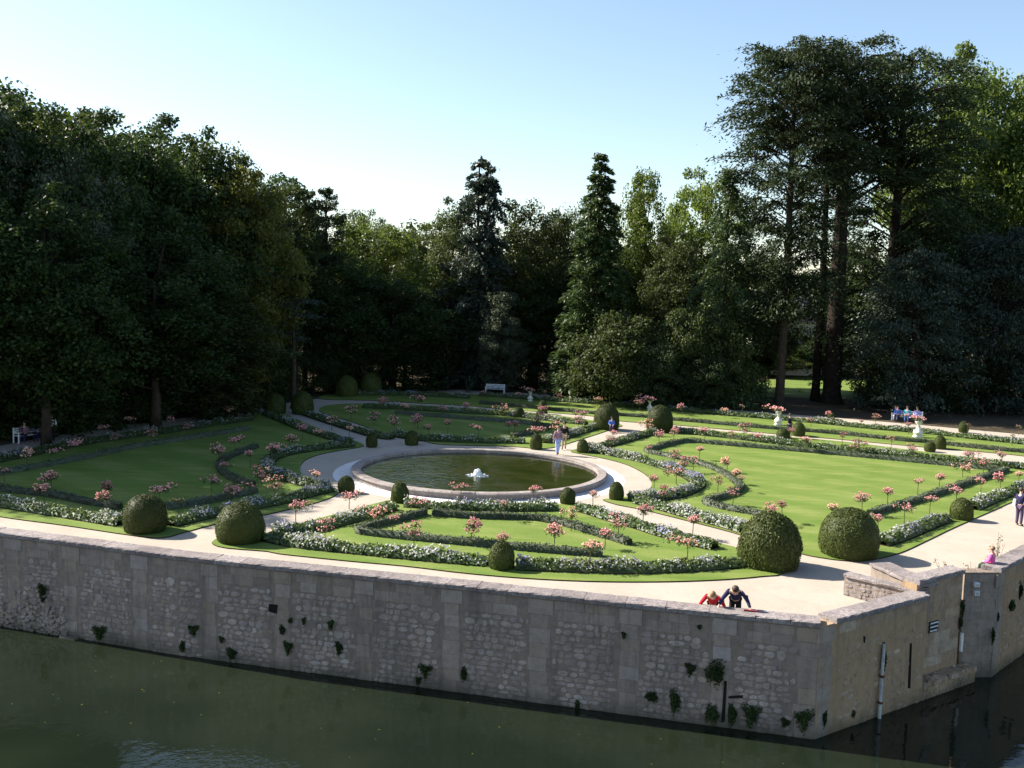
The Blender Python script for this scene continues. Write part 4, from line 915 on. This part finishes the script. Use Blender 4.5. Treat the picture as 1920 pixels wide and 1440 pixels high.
# ------------------------------------------------------------------ topiary
def topiary_mesh(seed, nleaf, ls, rough=.02, core_r=.97, shag=0.0):
    g = np.random.default_rng(seed); b = MB()
    def rad(t): return math.sqrt(max(0, 1 - ((t - .3) / .7) ** 2.3)) if t > .3 else 1 - .13 * ((.3 - t) / .3) ** 2
    prof = [(rad(t) * core_r + .001, t * core_r) for t in np.linspace(0, 1, 16)]
    b.lathe(prof, 28); core = np.array(b.v); cf = [f for f in b.f if len(f) == 4]
    sn = lambda a, z: 1 + rough * (np.sin(3 * a + seed) * np.cos(5 * z + seed) + np.sin(7 * a + 9 * z)) 
    aa = np.arctan2(core[:, 1], core[:, 0]); k_ = sn(aa, core[:, 2]); core[:, 0] *= k_; core[:, 1] *= k_
    t = g.random(nleaf) ** .8; a = g.uniform(0, 2 * math.pi, nleaf)
    t = np.where(g.random(nleaf) < .18, 1 - g.random(nleaf) ** 2 * .12, t)
    R = np.array([rad(x) for x in t]); R2 = np.array([rad(min(1, x + .01)) for x in t]); k_ = sn(a, t)
    rr_ = R * k_ * (1 + g.normal(0, .006 + shag, nleaf)); P = np.stack([rr_ * np.cos(a), rr_ * np.sin(a), t * (1 + g.normal(0, .006 + shag * .5, nleaf))], 1)
    sl = (R - R2) / .01; n = np.stack([np.cos(a), np.sin(a), np.clip(sl, 0, 6)], 1); n = unit(n) + g.normal(size=P.shape) * .38
    s_ = g.uniform(.6, 1.4, nleaf) * ls; V, F = cards(P, n, s_, s_ * .6, g)
    nv = len(V); return mesh_np('topiary', np.concatenate([V, core]), np.concatenate([F, np.array(cf) + nv]), [M['topiary']])
TM = [topiary_mesh(1, 10000, .022, .022), topiary_mesh(2, 11000, .03, .03, shag=.018), topiary_mesh(3, 3500, .045), topiary_mesh(4, 3500, .045, .035)]
TOP = [  # px, base y, width px, height px, mesh, label
 (272, 1005, 82, 78, 0, 'smooth green dome topiary at the tip of the shaded lawn'),
 (450, 1025, 92, 82, 0, 'smooth broad dome topiary at the corner where the diagonal path meets the river walk'),
 (940, 1073, 50, 57, 2, 'round clipped bush midway along the front flower border'),
 (1441, 1075, 116, 112, 1, 'big rough-leaved dome topiary at the corner of the front lawn'),
 (1590, 1053, 112, 100, 0, 'big smooth dome topiary at the corner of the side lawn'),
 (1802, 978, 42, 44, 2, 'small olive dome topiary beside the wide path'),
 (649, 926, 32, 33, 2, 'small ball topiary near the shaded end of the pond'),
 (749, 946, 34, 42, 3, 'egg-shaped bush with lighter shoots at the start of the pond border'),
 (1064, 948, 30, 33, 2, 'dark ball bush behind the lilac border'),
 (1155, 940, 28, 36, 3, 'upright egg-shaped brown-green topiary at the diagonal path mouth'),
 (1092, 851, 22, 27, 3, 'small egg topiary just behind the walkers'),
 (1005, 844, 23, 30, 3, 'small egg topiary in front of the walkers behind the pond'),
 (697, 840, 22, 28, 3, 'small shaded egg topiary where the wood path meets the pond'),
 (772, 836, 26, 28, 2, 'dark shaded ball opposite the wood path'),
 (1137, 808, 48, 51, 0, 'large dark dome, first of the pair behind the pond'),
 (1236, 813, 50, 53, 0, 'large dark dome, second of the pair behind the pond'),
 (1497, 819, 24, 27, 2, 'ball topiary by the urn with the dark-clad visitor'),
 (1467, 824, 24, 20, 2, 'low ball in the path border before the urn'),
 (1762, 843, 22, 26, 2, 'taller of two balls by the far urn'),
 (1743, 848, 21, 20, 2, 'shorter of two balls by the far urn'),
 (1017, 777, 19, 26, 2, 'dark ball below the first urn'),
 (973, 784, 20, 20, 3, 'yellow-green ball at the back of the middle lawn'),
 (1112, 753, 17, 15, 2, 'small ball on the far path'),
 (1806, 812, 18, 22, 2, 'small ball at the far path near the last roses'),
 (1558, 786, 14, 12, 2, 'tiny ball beside the far path below the bare trunk'),
 (567, 778, 42, 44, 2, 'dark shaded ball at the mouth of the wood path'),
 (515, 778, 42, 40, 2, 'dark shaded ball opposite at the mouth of the wood path'),
 (695, 742, 42, 42, 2, 'dark shaded dome at the wood edge, nearer the white bench'),
 (650, 745, 42, 40, 3, 'dark shaded dome at the wood edge, nearer the wood path'),
]
for x, by, wp_, hp_, mi, lb in TOP:
    p0 = G(x, by); r = wp_ / 2 / (FPX / p0.y) ; c = G(x, by - 0); c = Vector((p0.x, p0.y, 0)) + Vector((ray(x, by).x, ray(x, by).y, 0)).normalized() * r * .92
    s_ = FPX / c.y; r = wp_ / 2 / s_; el = math.atan2(CAMZ, c.y); h_ = (hp_ / s_ - r * math.sin(el) * .92) / math.cos(el)
    o = link('topiary', TM[mi], loc=(c.x, c.y, 0.02), label=lb, cat='topiary', group='clipped dome topiaries'); o.scale = (r, r, h_); o.rotation_euler.z = random.uniform(0, 6.28)

# ------------------------------------------------------------------ standard roses
def rose_meshes(seed, nf=240, nb=46, spread=1.0, tall=.5, sparse=False):
    """unit head: radius ~0.5, centred at origin"""
    g = np.random.default_rng(seed); K = 5; cc = g.normal(size=(K, 3)) * np.array([.24, .24, .1]) * spread
    i = g.integers(0, K, nf); q = unit(g.normal(size=(nf, 3))) * (g.random((nf, 1)) ** .5)
    P = cc[i] + q * np.array([.27, .27, .2]) * (1.1 if not sparse else .8); P[:, 2] -= .05
    V, F = cards(P, g.normal(size=P.shape) + np.array([0, 0, .6]), g.uniform(.035, .065, nf), g.uniform(.02, .04, nf), g)
    fol = mesh_np('foliage', V, F, [M['rose_leaf']])
    b = MB(); i = g.integers(0, K, nb)
    for k in range(nb):
        d = g.normal(size=3); d[2] = abs(d[2]) * .9 - .15; d /= np.linalg.norm(d); c = cc[i[k]] + d * np.array([.3, .3, .24]) * g.uniform(.85, 1.15); r = g.uniform(.036, .07)
        o_ = [(c[0] + x * r * g.uniform(.8, 1.2), c[1] + y * r * g.uniform(.8, 1.2), c[2] + z * r * .85) for x, y, z in ((1, 0, 0), (0, 1, 0), (-1, 0, 0), (0, -1, 0), (0, 0, 1), (0, 0, -1))]
        b.add(o_, [(0, 1, 4), (1, 2, 4), (2, 3, 4), (3, 0, 4), (1, 0, 5), (2, 1, 5), (3, 2, 5), (0, 3, 5)])
    return fol, b.mesh('blossoms', M['rose_pink'])
RV = [rose_meshes(1, nb=60), rose_meshes(2, nb=70, spread=1.15), rose_meshes(3, nb=54, spread=.8), rose_meshes(4, nb=64, spread=1.3), rose_meshes(5, nb=12, sparse=True), rose_meshes(6, nb=80, spread=.7)]
def stem_mesh():
    b = MB(); b.tube([(0, 0, 0), (.01, 0, .3), (-.01, .01, .62)], [.02, .017, .014], 6)
    for a in range(5): b.tube([(-.01, .01, .55), (.2 * math.cos(a * 1.26), .2 * math.sin(a * 1.26), .68)], [.011, .006], 4)
    return b.mesh('stem', M['stem'])
STEM = stem_mesh()
def rose_thing(x, y, d, kz, variant, col, label, group):
    e = link('rose_tree', None, loc=(x, y, 0.04), label=label, cat='rose tree', group=group); e.rotation_euler.z = random.uniform(0, 6.28)
    fol, bl = RV[variant]; zs = random.uniform(.8, 1.1)
    s_ = link('stem', STEM, e); s_.scale.z = kz
    f = link('foliage', fol, e, (0, 0, .68 * kz)); f.scale = (d, d, d * zs)
    b_ = link('blossoms', bl, e, (0, 0, .68 * kz)); b_.scale = (d, d, d * zs); b_.material_slots[0].link = 'OBJECT'; b_.material_slots[0].material = M[col]
    return e
AREAS = {
 'on the front lawn': [(82 + 528, 985, 40), (710, 960, 50), (737, 972, 30), (777, 992, 40), (885, 982, 48), (942, 1008, 34), (1040, 995, 48), (1108, 1022, 50), (1135, 1000, 32), (1160, 977, 40), (1072, 962, 30), (1290, 1017, 48)],
 'in the front lawn pond border': [(790, 942, 34), (865, 912, 30), (947, 942, 22), (1000, 917, 26), (1112, 926, 22), (655, 930, 34), (555, 948, 40), (1207, 955, 38), (1300, 975, 32)],
 'at the shaded lawn front': [(82, 916, 36), (97, 892, 40), (200, 930, 40), (204, 911, 34), (299, 918, 40), (335, 938, 26, 's'), (397, 900, 30), (434, 917, 50), (491, 887, 38), (515, 905, 36), (594, 889, 24)],
 'deep in the shaded lawn': [(410, 844, 36), (440, 825, 26), (425, 870, 24), (50, 847, 32), (140, 832, 30), (216, 820, 18), (8, 882, 22), (317, 785, 22), (430, 768, 22), (285, 812, 20), (245, 785, 18), (190, 802, 18), (510, 840, 36), (542, 822, 30), (600, 810, 24), (567, 802, 26), (470, 850, 24), (350, 800, 18), (100, 845, 22)],
 'on the middle lawn': [(622, 787, 22), (655, 802, 20), (784, 784, 28), (840, 792, 18), (804, 801, 20), (897, 802, 22), (942, 765, 28), (874, 760, 20), (790, 747, 26), (740, 788, 24), (700, 780, 24), (955, 795, 20), (905, 735, 12), (720, 750, 24), (659, 767, 24),
     (1010, 782, 30), (1005, 804, 26), (1042, 797, 26), (1085, 787, 24), (1091, 774, 22), (1016, 767, 22), (965, 794, 18), (830, 765, 20), (760, 762, 22)],
 'on the far strip lawn': [(976, 739, 18), (1021, 734, 10, 's'), (1050, 742, 15), (1091, 740, 9, 's'), (1121, 749, 21), (1164, 742, 21), (1200, 754, 25), (1239, 747, 17), (1280, 762, 19), (1314, 755, 14, 's'), (1360, 769, 17), (1392, 761, 12, 's'),
     (1521, 787, 13), (1556, 775, 17), (1615, 789, 9), (1642, 780, 15), (1704, 795, 15), (1580, 815, 17), (1672, 822, 15), (1815, 796, 11, 's'), (1911, 800, 12, 's'), (1899, 815, 9, 's'), (1396, 802, 26), (1930, 822, 12)],
 'behind the side lawn': [(1215, 795, 26), (1264, 807, 26), (1322, 807, 24), (1417, 816, 22), (1149, 810, 17), (1145, 822, 20), (1236, 815, 24), (1512, 825, 26), (1607, 832, 28), (1711, 839, 24), (1815, 851, 24), (1879, 852, 22), (1484, 807, 17), (1370, 812, 16)],
 'along the curling hedge': [(1216, 840, 14), (1312, 842, 20), (1265, 852, 26), (1284, 865, 32), (1301, 858, 14), (1364, 865, 26), (1269, 884, 32), (1380, 887, 24), (1391, 895, 14), (1227, 897, 24), (1347, 900, 24), (1245, 920, 30), (1375, 922, 28)],
 'on the big side lawn': [(1447, 955, 32), (1467, 945, 26), (1560, 951, 26), (1617, 934, 36), (1665, 921, 28), (1722, 902, 19), (1762, 895, 24), (1806, 876, 32), (1845, 867, 28), (1840, 902, 26), (1877, 895, 30), (1911, 889, 20), (1794, 920, 32), (1745, 935, 30), (1697, 952, 30), (1647, 972, 28)],
}
HZ = .72
for area, L_ in AREAS.items():
    pts_ = sorted(L_, key=lambda q: q[0])
    for k, q in enumerate(pts_):
        kz = random.uniform(.85, 1.2); p = G(q[0], q[1], HZ * kz); d = q[2] / (FPX / p.y) * .98; sp = len(q) > 3
        v = 4 if sp else random.choice((0, 1, 2, 3, 5)); col = random.choice(('rose_pink', 'rose_pink', 'rose_peach', 'rose_deep'))
        siz = 'sparse green' if sp else 'wide' if d > .95 else 'small' if d < .6 else 'full'
        cn = {'rose_pink': 'pink', 'rose_peach': 'peach-pink', 'rose_deep': 'deep pink'}[col]
        rose_thing(p.x, p.y, min(d, 1.2) * .95, kz, v, col, '%s %s rose tree %s, %s from the wood' % (siz, cn, area, ORD[k]), 'standard rose trees')

# urns on pedestals with their roses
def urn(x, by, topy, k, label):
    p = G(x, by); s_ = FPX / p.y; H_ = (by - topy) / s_
    e = link('stone_urn', None, loc=(p.x, p.y, 0), label=label, cat='urn', group='white stone urns on pedestals'); f = H_ / 1.15
    b = MB(); b.box((0, 0, .06), (.52, .52, .12)); b.box((0, 0, .2), (.42, .42, .18), 0, 0, .9); link('base', b.mesh('base', M['white_stone']), e)
    b = MB(); b.lathe([(.3, .28), (.33, .34), (.3, .44), (.14, .62), (.10, .7)], 12); link('pedestal', b.mesh('pedestal', M['white_stone'], True), e)
    b = MB(); b.lathe([(.09, .7), (.13, .74), (.08, .8), (.2, .95), (.24, 1.06), (.27, 1.1), (.22, 1.1), (.18, 1.04)], 12); link('bowl', b.mesh('bowl', M['white_stone'], True), e)
    for c in e.children: c.scale = (f, f, f)
    d = 30 / s_ if k else 22 / s_
    r = link('urn_rose', None, loc=(p.x, p.y, 1.05 * f), label='pink rose bush filling the ' + label.replace('white stone urn', 'urn'), cat='rose bush', group='rose bushes in the stone urns')
    fo = link('foliage', RV[1][0], r, (0, 0, .22 * f)); bl = link('blossoms', RV[1][1], r, (0, 0, .24 * f))
    fo.scale = bl.scale = (d * 1.05, d * 1.05, d * .7)
for k, (x, by, ty, lb) in enumerate([(994, 753, 733, 'white stone urn near the white bench'), (1218, 771, 750, 'white stone urn behind the pair of dark domes'),
        (1459, 798, 770, 'white stone urn below the bare-trunked giants'), (1721, 821, 788, 'white stone urn in front of the blue-clad group')]): urn(x, by, ty, k, lb)

# ------------------------------------------------------------------ benches
def bench(x, by, rz, label, mat='white_paint', L=1.75):
    p = G(x, by); e = link('garden_bench', None, loc=(p.x, p.y, 0.004), label=label, cat='bench'); e.rotation_euler.z = rz
    for k in range(4):
        b = MB(); b.box((0, -.18 + k * .12, .44), (L, .095, .03)); link('seat_slat', b.mesh('seat_slat', M[mat]), e)
    for k in range(3):
        b = MB(); b.box((0, .27 + k * .02, .56 + k * .13), (L, .025, .085)); link('back_slat', b.mesh('back_slat', M[mat]), e)
    for sx in (-1, 1):
        for y_, h_ in ((-.22, .62), (.26, .9)):
            b = MB(); b.box((sx * L / 2, y_, h_ / 2), (.06, .06, h_)); link('leg', b.mesh('leg', M[mat]), e)
        b = MB(); b.box((sx * L / 2, 0, .64), (.07, .56, .035)); link('armrest', b.mesh('armrest', M[mat]), e)
    return e, p
bench(928, 738, math.radians(-8), 'white slatted bench standing empty at the edge of the wood', L=1.75)
_, pb2 = bench(1700, 791, math.radians(-26), 'pale bench with blue-clad people under the low cedars', L=2.3)
_, pb3 = bench(60, 828, math.radians(60), 'white bench in deep shade with two seated people', L=2.0)

# ------------------------------------------------------------------ people
def skin_obj(name, V, E, R, mat, parent, sub=1, root=0):
    me = bpy.data.meshes.new(name); me.from_pydata([tuple(v) for v in V], E, []); o = bpy.data.objects.new(name, me); COL.objects.link(o)
    m = o.modifiers.new('s', 'SKIN'); m.use_smooth_shade = True
    for i, r in enumerate(R):
        sv = me.skin_vertices[0].data[i]; sv.radius = r if isinstance(r, tuple) else (r, r); sv.use_root = (i == root)
    ss = o.modifiers.new('u', 'SUBSURF'); ss.levels = sub; ss.render_levels = sub
    dg = bpy.context.evaluated_depsgraph_get(); dg.update(); nm = bpy.data.meshes.new_from_object(o.evaluated_get(dg)); bpy.data.objects.remove(o)
    nm.materials.clear(); nm.materials.append(mat); nm.name = name
    return link(name, nm, parent)
def person(loc, rz, pose, top, legs, hair, label, scale=1.0, group=None, bag=None, sleeves=True):
    """faces local -Y"""
    e = link('person', None, loc=loc, label=label, cat='person', group=group); e.rotation_euler.z = rz; e.scale = (scale,) * 3
    J = dict(pel=(0, 0, .93), spi=(0, 0, 1.12), che=(0, 0, 1.32), nec=(0, 0, 1.47), hb=(0, -.01, 1.55), hm=(0, -.02, 1.63), ht=(0, -.01, 1.70))
    for s_, n_ in ((-1, 'l'), (1, 'r')):
        J.update({'sh' + n_: (s_ * .17, 0, 1.38), 'el' + n_: (s_ * .23, .02, 1.1), 'wr' + n_: (s_ * .25, -.04, .86), 'hi' + n_: (s_ * .09, 0, .88), 'kn' + n_: (s_ * .1, -.02, .48), 'an' + n_: (s_ * .1, .02, .08), 'to' + n_: (s_ * .11, -.15, .04)})
    if pose == 'walk':
        J.update(knl=(-.09, -.12, .5), anl=(-.09, -.2, .1), tol=(-.1, -.36, .06), knr=(.09, .03, .48), anr=(.09, .22, .12), tor=(.1, .08, .04), wrl=(-.24, .06, .88), wrr=(.24, -.12, .9))
    if pose == 'stand':
        J.update(ell=(-.24, -.02, 1.12), wrl=(-.16, -.2, 1.04), elr=(.24, .02, 1.1), wrr=(.2, -.16, 1.0))
    if pose == 'lean':   # bent over the parapet in front
        J.update(pel=(0, .32, .9), spi=(0, .16, 1.06), che=(0, .0, 1.22), nec=(0, -.13, 1.3), hb=(0, -.19, 1.33), hm=(0, -.26, 1.35), ht=(0, -.34, 1.35),
                 shl=(-.19, -.03, 1.22), shr=(.19, -.03, 1.22), ell=(-.35, -.14, 1.02), elr=(.35, -.14, 1.02), wrl=(-.44, -.28, .84), wrr=(.44, -.28, .84),
                 hil=(-.09, .34, .86), hir=(.09, .34, .86), knl=(-.1, .28, .47), knr=(.1, .28, .47), anl=(-.1, .36, .08), anr=(.1, .36, .08), tol=(-.11, .2, .04), tor=(.11, .2, .04))
    if pose == 'sit':
        dz = -.45
        for k_ in ('pel', 'spi', 'che', 'nec', 'hb', 'hm', 'ht', 'shl', 'shr', 'ell', 'elr', 'hil', 'hir'):
            x_, y_, z_ = J[k_]; J[k_] = (x_, y_, z_ + dz)
        J.update(knl=(-.11, -.42, .5), knr=(.11, -.42, .5), anl=(-.11, -.44, .1), anr=(.11, -.44, .1), tol=(-.12, -.6, .05), tor=(.12, -.6, .05), wrl=(-.14, -.28, .62), wrr=(.14, -.28, .62), ell=(-.25, -.04, .68), elr=(.25, -.04, .68))
    names = list(J); ix = {n_: i for i, n_ in enumerate(names)}; V = [J[n_] for n_ in names]
    E = [(ix[a], ix[b_]) for a, b_ in (('pel', 'spi'), ('spi', 'che'), ('che', 'nec'), ('nec', 'hb'), ('hb', 'hm'), ('hm', 'ht'))]
    for n_ in 'lr': E += [(ix['che'], ix['sh' + n_]), (ix['sh' + n_], ix['el' + n_]), (ix['el' + n_], ix['wr' + n_]), (ix['pel'], ix['hi' + n_]), (ix['hi' + n_], ix['kn' + n_]), (ix['kn' + n_], ix['an' + n_]), (ix['an' + n_], ix['to' + n_])]
    Rd = dict(pel=.12, spi=.11, che=(.14, .1), nec=.055, hb=.07, hm=.095, ht=.07, sh=.06, el=.042, wr=.028, hi=.085, kn=.055, an=.038, to=.035)
    R = [Rd.get(n_, Rd.get(n_[:2])) for n_ in names]
    for n_ in 'lr':   # hands with five unequal fingers
        w_ = Vector(J['wr' + n_]); f_ = (w_ - Vector(J['el' + n_])).normalized(); sd_ = f_.cross(Vector((0, 0, 1))); sd_ = sd_.normalized() if sd_.length > .1 else Vector((0, 1, 0))
        V.append(w_ + f_ * .07); R.append(.03); E.append((ix['wr' + n_], len(V) - 1)); pk = len(V) - 1
        for q_, ln in ((-.03, .065), (-.011, .08), (.009, .075), (.028, .06)):
            V.append(w_ + f_ * (.07 + ln) + sd_ * q_ + Vector((0, 0, -.012))); R.append(.009); E.append((pk, len(V) - 1))
        V.append(w_ + f_ * .07 - sd_ * .055); R.append(.011); E.append((pk, len(V) - 1))
    skin_obj('body', V, E, R, M['skin'], e)
    def garment(nm, keys, edges, rad, mat):
        V_ = [J[k_] for k_ in keys]; E_ = [(keys.index(a), keys.index(b_)) for a, b_ in edges]; skin_obj(nm, V_, E_, rad, M[mat], e)
    if sleeves:
        garment('jacket', ['pel', 'spi', 'che', 'shl', 'shr', 'ell', 'elr', 'wrl', 'wrr'], [('pel', 'spi'), ('spi', 'che'), ('che', 'shl'), ('che', 'shr'), ('shl', 'ell'), ('shr', 'elr'), ('ell', 'wrl'), ('elr', 'wrr')],
            [(.17, .15), (.16, .13), (.18, .13), .085, .085, .062, .062, .045, .045], top)
    else:
        garment('shirt', ['pel', 'spi', 'che', 'shl', 'shr'], [('pel', 'spi'), ('spi', 'che'), ('che', 'shl'), ('che', 'shr')], [(.16, .14), (.15, .12), (.17, .12), .08, .08], top)
    garment('trousers', ['pel', 'hil', 'hir', 'knl', 'knr', 'anl', 'anr'], [('pel', 'hil'), ('pel', 'hir'), ('hil', 'knl'), ('hir', 'knr'), ('knl', 'anl'), ('knr', 'anr')], [(.14, .13), .105, .105, .078, .078, .06, .06], legs)
    for n_ in 'lr':
        garment('shoe', ['an' + n_, 'to' + n_], [('an' + n_, 'to' + n_)], [.05, .046], 'cloth_black')
    hm, hb = Vector(J['hm']), Vector(J['hb']); up = (Vector(J['ht']) - hb).normalized()
    bk = Vector((0, 1, 0)) if abs(up.y) < .5 else Vector((0, 0, 1))
    b = MB(); vs = []; c_ = hm + up * .02 + bk * .018
    b.lathe([(.02, -.09), (.085, -.06), (.108, .0), (.1, .05), (.06, .095), (.01, .11)], 12); o = link('hair', b.mesh('hair', M[hair], True), e, c_); o.rotation_euler = up.to_track_quat('Z', 'Y').to_euler()
    b = MB(); fw = -bk; b.tube([hm + fw * .085 + up * .0, hm + fw * .118 - up * .02], [.012, .016], 5); link('nose', b.mesh('nose', M['skin'], True), e)
    if bag:
        b = MB(); b.box((.2, .1, 1.05), (.12, .16, .3), 0, 0, .8); link('shoulder_bag', b.mesh('shoulder_bag', M[bag]), e)
    return e
face_cam = lambda p: math.atan2(p.y, p.x) - math.pi / 2        # local -Y towards the camera
p = G(1045, 853); person((p.x, p.y, 0.004), face_cam(p) + .3, 'walk', 'cloth_mauve', 'cloth_jeans', 'hair_fair', 'walker in pale jeans and mauve top by the pond rim', 1.0, bag='cloth_white')
p = G(1057, 843); person((p.x, p.y, 0.004), face_cam(p), 'walk', 'cloth_black', 'cloth_khaki', 'hair', 'walker in black top and khaki trousers behind the one in jeans', 1.0)
p = G(1910, 986); person((p.x, p.y, 0.004), face_cam(p) + 2.6, 'stand', 'cloth_navy', 'cloth_plum', 'hair', 'person in dark jacket and plum trousers standing on the wide path', .98, bag='cloth_white')
p = G(1924, 978); person((p.x + .42, p.y, 0.004), face_cam(p), 'stand', 'cloth_teal', 'cloth_teal', 'hair', 'person in light teal at the very edge of view on the wide path', 1.0)
WN = Vector((wf.n.x, wf.n.y, 0)); wr_ang = math.atan2(wf.d.y, wf.d.x)
q, u_, _ = wf.hit(1333, 1150); base = Vector((q.x, q.y, 0)) - WN * 0.72
person((base.x, base.y, -.16), wr_ang, 'lean', 'cloth_red', 'cloth_black', 'hair_fair', 'child in a red jacket leaning over the river wall', .92)
q, u_, _ = wf.hit(1376, 1150); base = Vector((q.x, q.y, 0)) - WN * 0.74
person((base.x, base.y, -.05), wr_ang, 'lean', 'cloth_navy', 'cloth_black', 'hair', 'person in a navy coat leaning on the river wall with spread arms', 1.0)
q, u_, _ = wf.hit(1318 + 90, 1150)
b = MB(); b.box((0, 0, .02), (.42, .06, .035)); o = link('red_umbrella', b.mesh('red_umbrella', M['cloth_brownred']), loc=(wf.A.x + wf.d.x * u_ - wf.n.x * .3, wf.A.y + wf.d.y * u_ - wf.n.y * .3, PT + .005), label='slim dark red folded umbrella lying on the wall coping', cat='umbrella'); o.rotation_euler.z = wr_ang
p = G(1479, 822); person((p.x, p.y, 0.05), face_cam(p) + 1.2, 'stand', 'cloth_black', 'cloth_plum', 'hair', 'dark-clad visitor by the urn and the ball topiary', .98, bag='cloth_white')
p = G(1146, 806); person((p.x - .1, p.y - 1.2, 0.05), face_cam(p), 'sit', 'cloth_blue', 'cloth_plum', 'hair', 'person in blue seated before the first dark dome', .8)
pr_ = []
for k, (dx, col, lg) in enumerate(((-.75, 'cloth_blue', 'cloth_navy'), (0.0, 'cloth_teal', 'cloth_blue'), (.75, 'cloth_lilac', 'cloth_navy'))):
    a = math.radians(-26); person((pb2.x + dx * math.cos(a), pb2.y + dx * math.sin(a) - .0, 0.0), a, 'sit', col, lg, 'hair', ('person in bright blue', 'person in teal', 'person in lilac')[k] + ' seated on the bench under the cedars', 1.0)
p = G(1678, 789); person((p.x, p.y, 0.0), face_cam(p), 'sit', 'cloth_black', 'cloth_white', 'hair', 'seated person in black top and white trousers at the bench end', .95)
for k, (dx, col) in enumerate(((-.45, 'cloth_mauve'), (.4, 'cloth_lilac'))):
    a = math.radians(60); person((pb3.x + dx * math.cos(a), pb3.y + dx * math.sin(a), 0.0), a - .9, 'sit', col, 'cloth_navy', 'hair', ('person in mauve', 'person in lilac')[k] + ' seated on the shaded white bench', 1.0)
p = G(97, 829); person((p.x, p.y, 0.0), face_cam(p), 'stand', 'cloth_white', 'cloth_black', 'hair', 'person in a white top standing beside the shaded bench', .98)
# visitor resting on the bastion parapet, with potted roses
u0_ = wb.hit(1884, 1062)[1]
def onwb(u, inn, z): return (wb.A.x + wb.d.x * u - wb.n.x * inn, wb.A.y + wb.d.y * u - wb.n.y * inn, z)
person(onwb(u0_ , .42, 1.05 - .5), math.atan2(wb.d.y, wb.d.x) + math.pi, 'sit', 'cloth_pink', 'cloth_darkgreen', 'hair_fair', 'visitor in a pink and white top sitting on the bastion parapet', .82)
def shrublet(loc, d, h_, n, label, bloom=True, stems=7):
    e = link('rose_bush', None, loc=loc, label=label, cat='rose bush', group='straggly roses behind the parapets')
    g = RN; b = MB(); tips = []
    for k in range(stems):
        a = g.uniform(0, 6.28); t = (math.cos(a) * d * .5 * g.uniform(.3, 1), math.sin(a) * d * .5 * g.uniform(.3, 1), h_ * g.uniform(.6, 1)); b.tube([(0, 0, 0), (t[0] * .4, t[1] * .4, t[2] * .6), t], [.01, .008, .004], 4); tips.append(t)
    link('branches', b.mesh('branches', M['stem']), e); T_ = np.array(tips); i = g.integers(0, stems, n)
    P = T_[i] * g.uniform(.5, 1.05, (n, 1)) + g.normal(0, .05, (n, 3)); V, F = cards(P, g.normal(size=(n, 3)), g.uniform(.02, .04, n), g.uniform(.012, .025, n), g)
    mi = (g.random(n) < (.22 if bloom else .03)).astype(int); link('foliage', mesh_np('foliage', V, F, [M['leaf_olive'], M['rose_peach']], mi), e)
shrublet((onwb(u0_ - .75, .75, 0)), .8, 1.35, 90, 'straggly rose with a pink bloom beside the seated visitor')
shrublet((onwb(u0_ + .7, .8, 0)), .9, 1.4, 160, 'green rose bush past the seated visitor', True)
shrublet((onwb(u0_ + 2.0, .9, 0)), .9, 1.6, 120, 'thorny half-bare rose at the far end of the bastion walk', True)
for k, (x, y_, hh, lb) in enumerate(((1785, 1062, 1.25, 'tallest straggly rose behind the warm-toned panel'), (1712, 1074, 1.0, 'half-bare rose behind the second parapet'), (1752, 1082, .8, 'low twiggy rose at the end of the second parapet'), (1690, 1064, .8, 'thin pink-budded rose inside the second parapet'), (1842, 1052, .5, 'low spread of twigs at the start of the bastion'))):
    g0 = G(x, y_, 1.0); shrublet((g0.x, g0.y + .5, 0), 1.0, hh, 100, lb, k != 4)

# leaves and specks drifting on the river
n = 150; P = np.stack([RN.uniform(-18, 12, n), RN.uniform(17, 33, n), np.full(n, WZ + .006)], 1); P = P[P[:, 1] < 27.0 - (P[:, 0] - 8.8) * .258]
V, F = cards(P, np.tile([0, 0, 1.0], (len(P), 1)) + RN.normal(0, .03, (len(P), 3)), RN.uniform(.02, .05, len(P)), RN.uniform(.015, .03, len(P)), RN)
link('floating_leaves', mesh_np('floating_leaves', V, F, [M['leaf_yellow']]), kind='stuff', label='fallen leaves drifting on the river')
